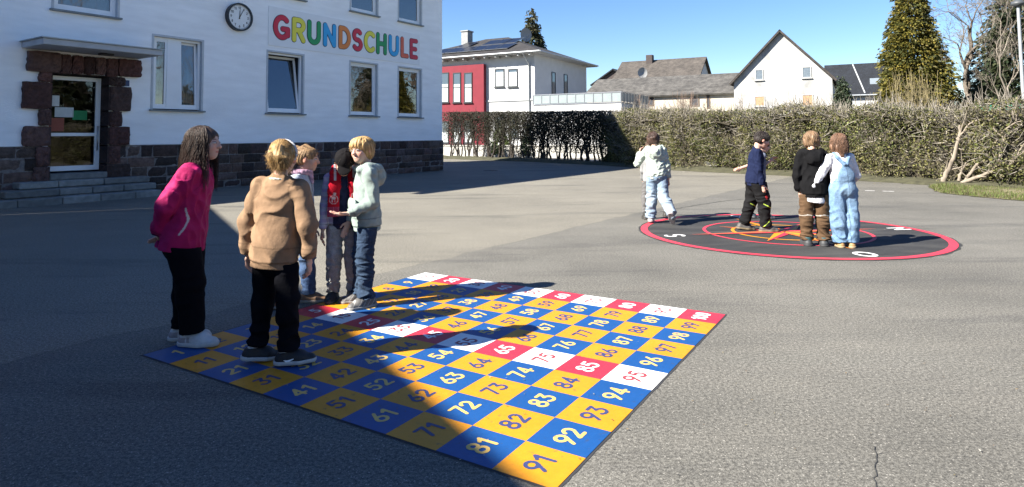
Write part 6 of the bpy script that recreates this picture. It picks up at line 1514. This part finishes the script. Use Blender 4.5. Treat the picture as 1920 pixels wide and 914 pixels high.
def scarf_band(sg, bot):
    V = p.vol(.005); H = p.H; x0 = .040 * H; P_ = [p.nb + p.sx * sg * .050 * H - p.sf * .02 * H + p.up * .035 * H, p.nb + p.sx * sg * .055 * H + p.sf * .035 * H + p.up * .012 * H, p.nb + p.sx * sg * .062 * H + p.sf * .088 * H - p.up * .06 * H, p.chest + p.sx * sg * .068 * H + p.sf * .094 * H, p.pel + p.sx * sg * .070 * H + p.fw * .098 * H + np.array([0, 0, bot])]
    for a, b in zip(P_[:-1], P_[1:]): V.cone(a, b, .036 * H, .039 * H, .010, p.sf, .22)
    V.disp(folds(.003, 22, 40 + sg)); V.cut(P_[-1] - np.array([0, 0, .012 * H]), (0, 0, -1)); zb = P_[-1][2]; cx_ = lambda P: (P - p.pel) @ p.sx - sg * .068 * H
    def tint(P):
        T = np.tile(np.array([(.50, .012, .028)]), (len(P), 1)); u = cx_(P); z = P[:, 2]
        T[np.abs(u + sg * .012) < .0095] = (.68, .66, .66); T[(z < zb + .30) & (np.abs(u + sg * .012) < .0095)] = (.50, .012, .028)
        r_ = np.hypot(u, z - zb - .135); T[(np.abs(r_ - .036) < .003)] = (.60, .42, .44); T[(np.hypot(u * 1.0, (z - zb - .15) * 1.6) < .020) | (np.hypot(u + .008, z - zb - .185) < .013) | ((np.abs(u - .012) < .004) & (np.abs(z - zb - .13) < .02)) | ((np.abs(u + .010) < .004) & (np.abs(z - zb - .13) < .02))] = (.60, .42, .44)
        f = (z < zb + .07); T[f] = np.where((np.sin(u[f] * 560) > -.2)[:, None], np.array([(.52, .10, .17)]), np.array([(.22, .012, .05)])); return T
    return V, tint
for sg, bot in ((-1, .075), (1, .055)):
    V, t_ = scarf_band(sg, bot); vol_obj('scarf', V, cloth_m, p.root, t_)

# smiling fair haired boy in the pale green hoodie
p = Person('smiling blond boy in a pale grey green hoodie holding out his palm', (681, 571), 203, 1.44, dict(lean=1, necklean=8, head=(36, 4, 6), twist=4,
    armL=((-.10, -.10, -1), (.12, .88, -.38), (.15, .97, -.05)), armR=((.16, .06, -1), (-.15, .45, -.9)), palmL=(0, 0, 1), thumbL=(-1, .2, 0), curlL=14, legL=((-.06, .10, -1), (-.03, -.05, -1), 22), legR=((.05, .10, -1), (.02, .0, -1), 4)), 15, .006, NEAR, skin=(.62, .39, .30))
p.smile = True; p.brow = (.30, .19, .09); p.body(curl=18)
MNT = np.array((.33, .40, .365))
p.top('hoodie', MNT, ease=.018, sleeve=.017, hem=-.085, hood=True, fold=.009, ff=14, neck=.040, tint=paintf(MNT, lambda P, T: np.where((((P - p.pel) @ p.up < -.005) & (((P - p.pel) @ p.up) > -.012))[:, None], T * .6, T)))
V = p.vol(.005); c1 = p.waist + p.sf * (.083 * p.H + .004)
V.cone(c1 - p.sx * .05 * p.H - p.up * .03 * p.H, c1 + p.sx * .05 * p.H - p.up * .03 * p.H, .042 * p.H, .042 * p.H, .012, p.sf, .3); vol_obj('pocket', V, cloth_m, p.root, MNT * .96)
p.trousers(0, (.014, .018, .020), denim_m, .013, 17, top=-.06, stack=.008, tint=den((.014, .026, .055), (.065, .105, .17), 3))
p.shoes((.14, .135, .13), (.30, .29, .28), high=.012, bulk=1.18, extra=(.45, .44, .42), tint=lambda L, k: np.where((np.abs(np.sin(L[:, 0] * 16 + L[:, 2] * 90)) < .28)[:, None], np.array([(.34, .33, .31)]), np.array([(.13, .125, .12)])))
p.hair('bowl', (.60, .385, .155), 1400, .4, .27, 4, .42, col2=(.30, .17, .06))

# ---- the far group
p = Person('girl in a mint hoodie and pale wide jeans walking away on the compass edge', (1240, 421), 84, 1.47, dict(lean=5, side=-4, necklean=8, head=(4, 10, -4), twist=-6,
    armL=((-.55, .30, -.78), (.25, .62, .75)), armR=((.22, -.04, -1), (.10, .08, -1)), legL=((-.03, .10, -1), (-.05, .04, -1), -6), legR=((.05, -.16, -1), (.30, -.62, -.75), -20, 48)), 16, .0075, FAR)
p.body(curl=20); MT = (.50, .57, .50)
p.top('hoodie', MT, ease=.020, sleeve=.018, sl=1.1, hem=-.05, hood=True, fold=.012, ff=14)
p.trousers(0, (.016, .032, .046), denim_m, .013, 13, top=-.025, hipw=.95, tint=den((.22, .30, .40), (.45, .53, .60), 4), length=1.03)
p.shoes((.5, .5, .5), (.42, .36, .36), bulk=1.0, tint=lambda L, k: np.tile(np.array([(.55, .55, .54)]), (len(L), 1)))
p.hair('shaggy', (.075, .038, .024), 700, .5, .1, 5, .6, col2=(.03, .016, .012))

p = Person('child in grey trousers and dark boots hidden behind the mint hoodie girl', (1216, 414), 80, 1.34, dict(lean=3, necklean=6, head=(10, 5, 0), armL=((-.05, .12, -1), (.02, .5, -.8)), armR=((.05, .12, -1), (-.02, .5, -.8)), legL=((-.10, -.03, -1), (-.03, -.10, -1), 10), legR=((.55, .12, -1), (.05, .0, -1), -5)), 17, .0075, FAR)
# stands close behind her shoulder
p.loc = gnd(1229, 411); p.body(curl=20)
p.top('sweater', (.30, .30, .30), ease=.008, sleeve=.008, fold=.006, hem=-.08); p.trousers((.16, .155, .155), (.012, .014, .014), fold=.008, length=.92, top=-.05)
p.shoes((.045, .042, .038), (.06, .055, .05), high=.025, bulk=1.05); p.hair('short', (.12, .07, .04), 80, .4, .1, 5)

p = Person('dark haired boy in a navy sweater and black work trousers striding to the right', (1415, 434), -6, 1.50, dict(lean=6, necklean=14, head=(0, 24, 0), twist=-10,
    armR=((.10, .02, -1), (.02, .20, -1)), armL=((-.10, -.10, -1), (0, .15, -1)), legR=((.05, .30, -1), (.0, .05, -1), -6), legL=((-.05, -.10, -1), (.0, -.36, -1), 0, 6)), 18, .0075, FAR, skin=(.58, .36, .28))
p.brow = (.03, .02, .015); p.body(curl=30)
p.top('sweater', (.014, .020, .055), ease=.016, sleeve=.016, hem=-.075, fold=.010, ff=15, tint=paintf((.014, .020, .055), (p.chest + p.sx * .12 - p.sf * .03, .02, (.05, .06, .1))))
NEON = (.55, .75, .10)
def work(P):
    T = np.tile(np.array([(.014, .014, .015)]), (len(P), 1))
    for k_, s2 in (('R', 1), ('L', -1)):
        L = P - p.kn[k_]; far_ = np.linalg.norm(L, axis=1) < .16; st_ = far_ & (np.abs(L[:, 2] + .02 + .55 * L[:, 1]) < .0055) & (L[:, 1] > -.03); T[st_] = NEON
        L2 = P - p.an[k_]; st_ = (np.linalg.norm(L2, axis=1) < .13) & (np.abs(L2[:, 2] - .05 - .9 * L2[:, 1]) < .005); T[st_] = NEON if k_ == 'R' else T[st_]
        rd = np.linalg.norm((P - p.kn[k_] - np.array([.06 * s2, .02, .09])), axis=1) < .03; T[rd] = (.60, .05, .05) if k_ == 'R' else T[rd]
    return T
p.trousers(0, (.022, .030, .030), fold=.014, ff=15, top=-.05, tint=work, stack=.012)
p.shoes((.09, .085, .08), (.20, .15, .09), high=.010, bulk=1.15, extra=(.2, .2, .2)); p.hair('short', (.030, .020, .016), 600, .4, .16, 6, .6)

p = Person('child swinging a bare forearm behind the boy in the navy sweater', (1421, 411), 2, 1.36, dict(lean=6, necklean=12, head=(0, 22, 0),
    armR=((.05, -.80, -.58), (-.05, -.95, -.30)), armL=((-.10, .30, -.9), (.1, .6, .5)), legR=((.04, .20, -1), (.0, .02, -1), 0), legL=((-.04, -.20, -1), (0, -.22, -1), 0, 8)), 19, .0075, FAR, skin=(.60, .38, .29))
p.body(curl=35, bare_arm='LR')
p.top('tee_shirt', (.16, .18, .24), ease=.012, sl=.45, sleeve=.012, fold=.007, hem=-.08)
p.trousers(0, (.018, .026, .022), fold=.010, top=-.055, tint=lambda P: np.where(((np.abs(P[:, 2] - p.kn['L'][2] + .05 + .5 * (P[:, 1] - p.kn['L'][1])) < .01) & (np.abs(P[:, 1] - p.kn['L'][1]) < .1))[:, None], np.array([NEON]), np.array([(.016, .016, .018)])))
p.shoes((.06, .075, .10), (.2, .2, .2), bulk=1.05); p.hair('short', (.05, .032, .022), 80, .4, .1, 7)

p = Person('boy in a black hoodie and brown work trousers standing with his back turned', (1529, 461), 80, 1.475, dict(lean=3, necklean=6, head=(-10, 6, 2), shoulder=.096,
    armL=((-.20, -.02, -1), (.14, .16, -1)), armR=((.18, -.02, -1), (-.02, .10, -1)), legL=((-.06, .02, -1), (.0, .0, -1), 6), legR=((.06, .0, -1), (.02, .0, -1), -10)), 20, .0075, FAR, skin=(.60, .38, .29))
p.body(curl=30); p.top('hoodie', (.010, .010, .011), ease=.024, sleeve=.022, sl=1.0, hem=-.105, hood=True, fold=.010, ff=13)
V = p.vol(.0075); V.cone(p.pel - p.up * .05 * p.H, p.pel - p.up * .13 * p.H, .090 * p.H + .012, .088 * p.H + .014, .01, p.fw, .78); V.disp(folds(.004, 14, 5)); V.cut(p.pel - p.up * .128 * p.H, (-.10, .3, -1)); V.cut(p.pel - p.up * .085 * p.H, (0, 0, 1)); vol_obj('shirt_tail', V, cloth_m, p.root, (.76, .75, .76))
def brown(P):
    T = np.tile(np.array([(.115, .070, .040)]), (len(P), 1))
    for k_ in 'LR':
        L = P - p.kn[k_]; st_ = (np.abs(L[:, 2] + .015 - .006 * np.cos(L[:, 0] * 40)) < .0055) & (np.hypot(L[:, 0], L[:, 1]) < .11); T[st_] = (.52, .48, .42)
    return T
p.trousers(0, (.020, .030, .030), fold=.014, ff=15, top=-.08, tint=brown, stack=.010)
p.shoes((.035, .05, .055), (.045, .045, .048), high=.028, bulk=1.2, extra=(.08, .2, .22), tint=lambda L, k: np.where((L[:, 2:3] > .055), np.array([(.02, .075, .085)]), np.array([(.05, .052, .055)])))
p.hair('shaggy', (.30, .185, .10), 800, .5, .1, 9, .6, col2=(.10, .058, .032))

p = Person('girl in light blue dungarees and white shirt reaching behind the black hoodie', (1586, 464), 86, 1.445, dict(lean=3, side=-3, necklean=6, head=(-4, 6, 5), twist=8, shoulder=.092,
    armL=((-.50, .0, -.86), (-.52, .10, -.84), (-.55, .25, -.8)), armR=((.30, .0, -.95), (-.15, .70, -.65)), palmL=(.3, .95, 0), legL=((-.01, .02, -1), (.06, .0, -1), -4), legR=((.03, .0, -1), (-.02, -.02, -1), -14)), 21, .0075, FAR)
p.body(curl=25); p.top('shirt', (.78, .77, .80), ease=.012, sleeve=.014, hem=-.02, fold=.008, ff=17, neck=.036, rib=False)
def dung(P):
    T = den((.13, .235, .39), (.25, .37, .51), 7)(P); L = P - p.pel; 
    seam = (np.abs(L @ p.sx) < .005) & (L[:, 1] < 0); T[seam] *= .6; bl = (np.abs(L @ p.up - .055 * p.H) < .008); T[bl] *= .72; return T
p.trousers(0, (.024, .036, .052), denim_m, .011, 12, bib=True, tint=dung, length=1.02, aniso=(1, 1, .8))
p.shoes((.40, .24, .10), (.40, .30, .18), bulk=1.0, extra=(.5, .4, .3))
p.hair('long', (.215, .115, .065), 1300, .62, .1, 10, .38, .004, (.09, .045, .027))
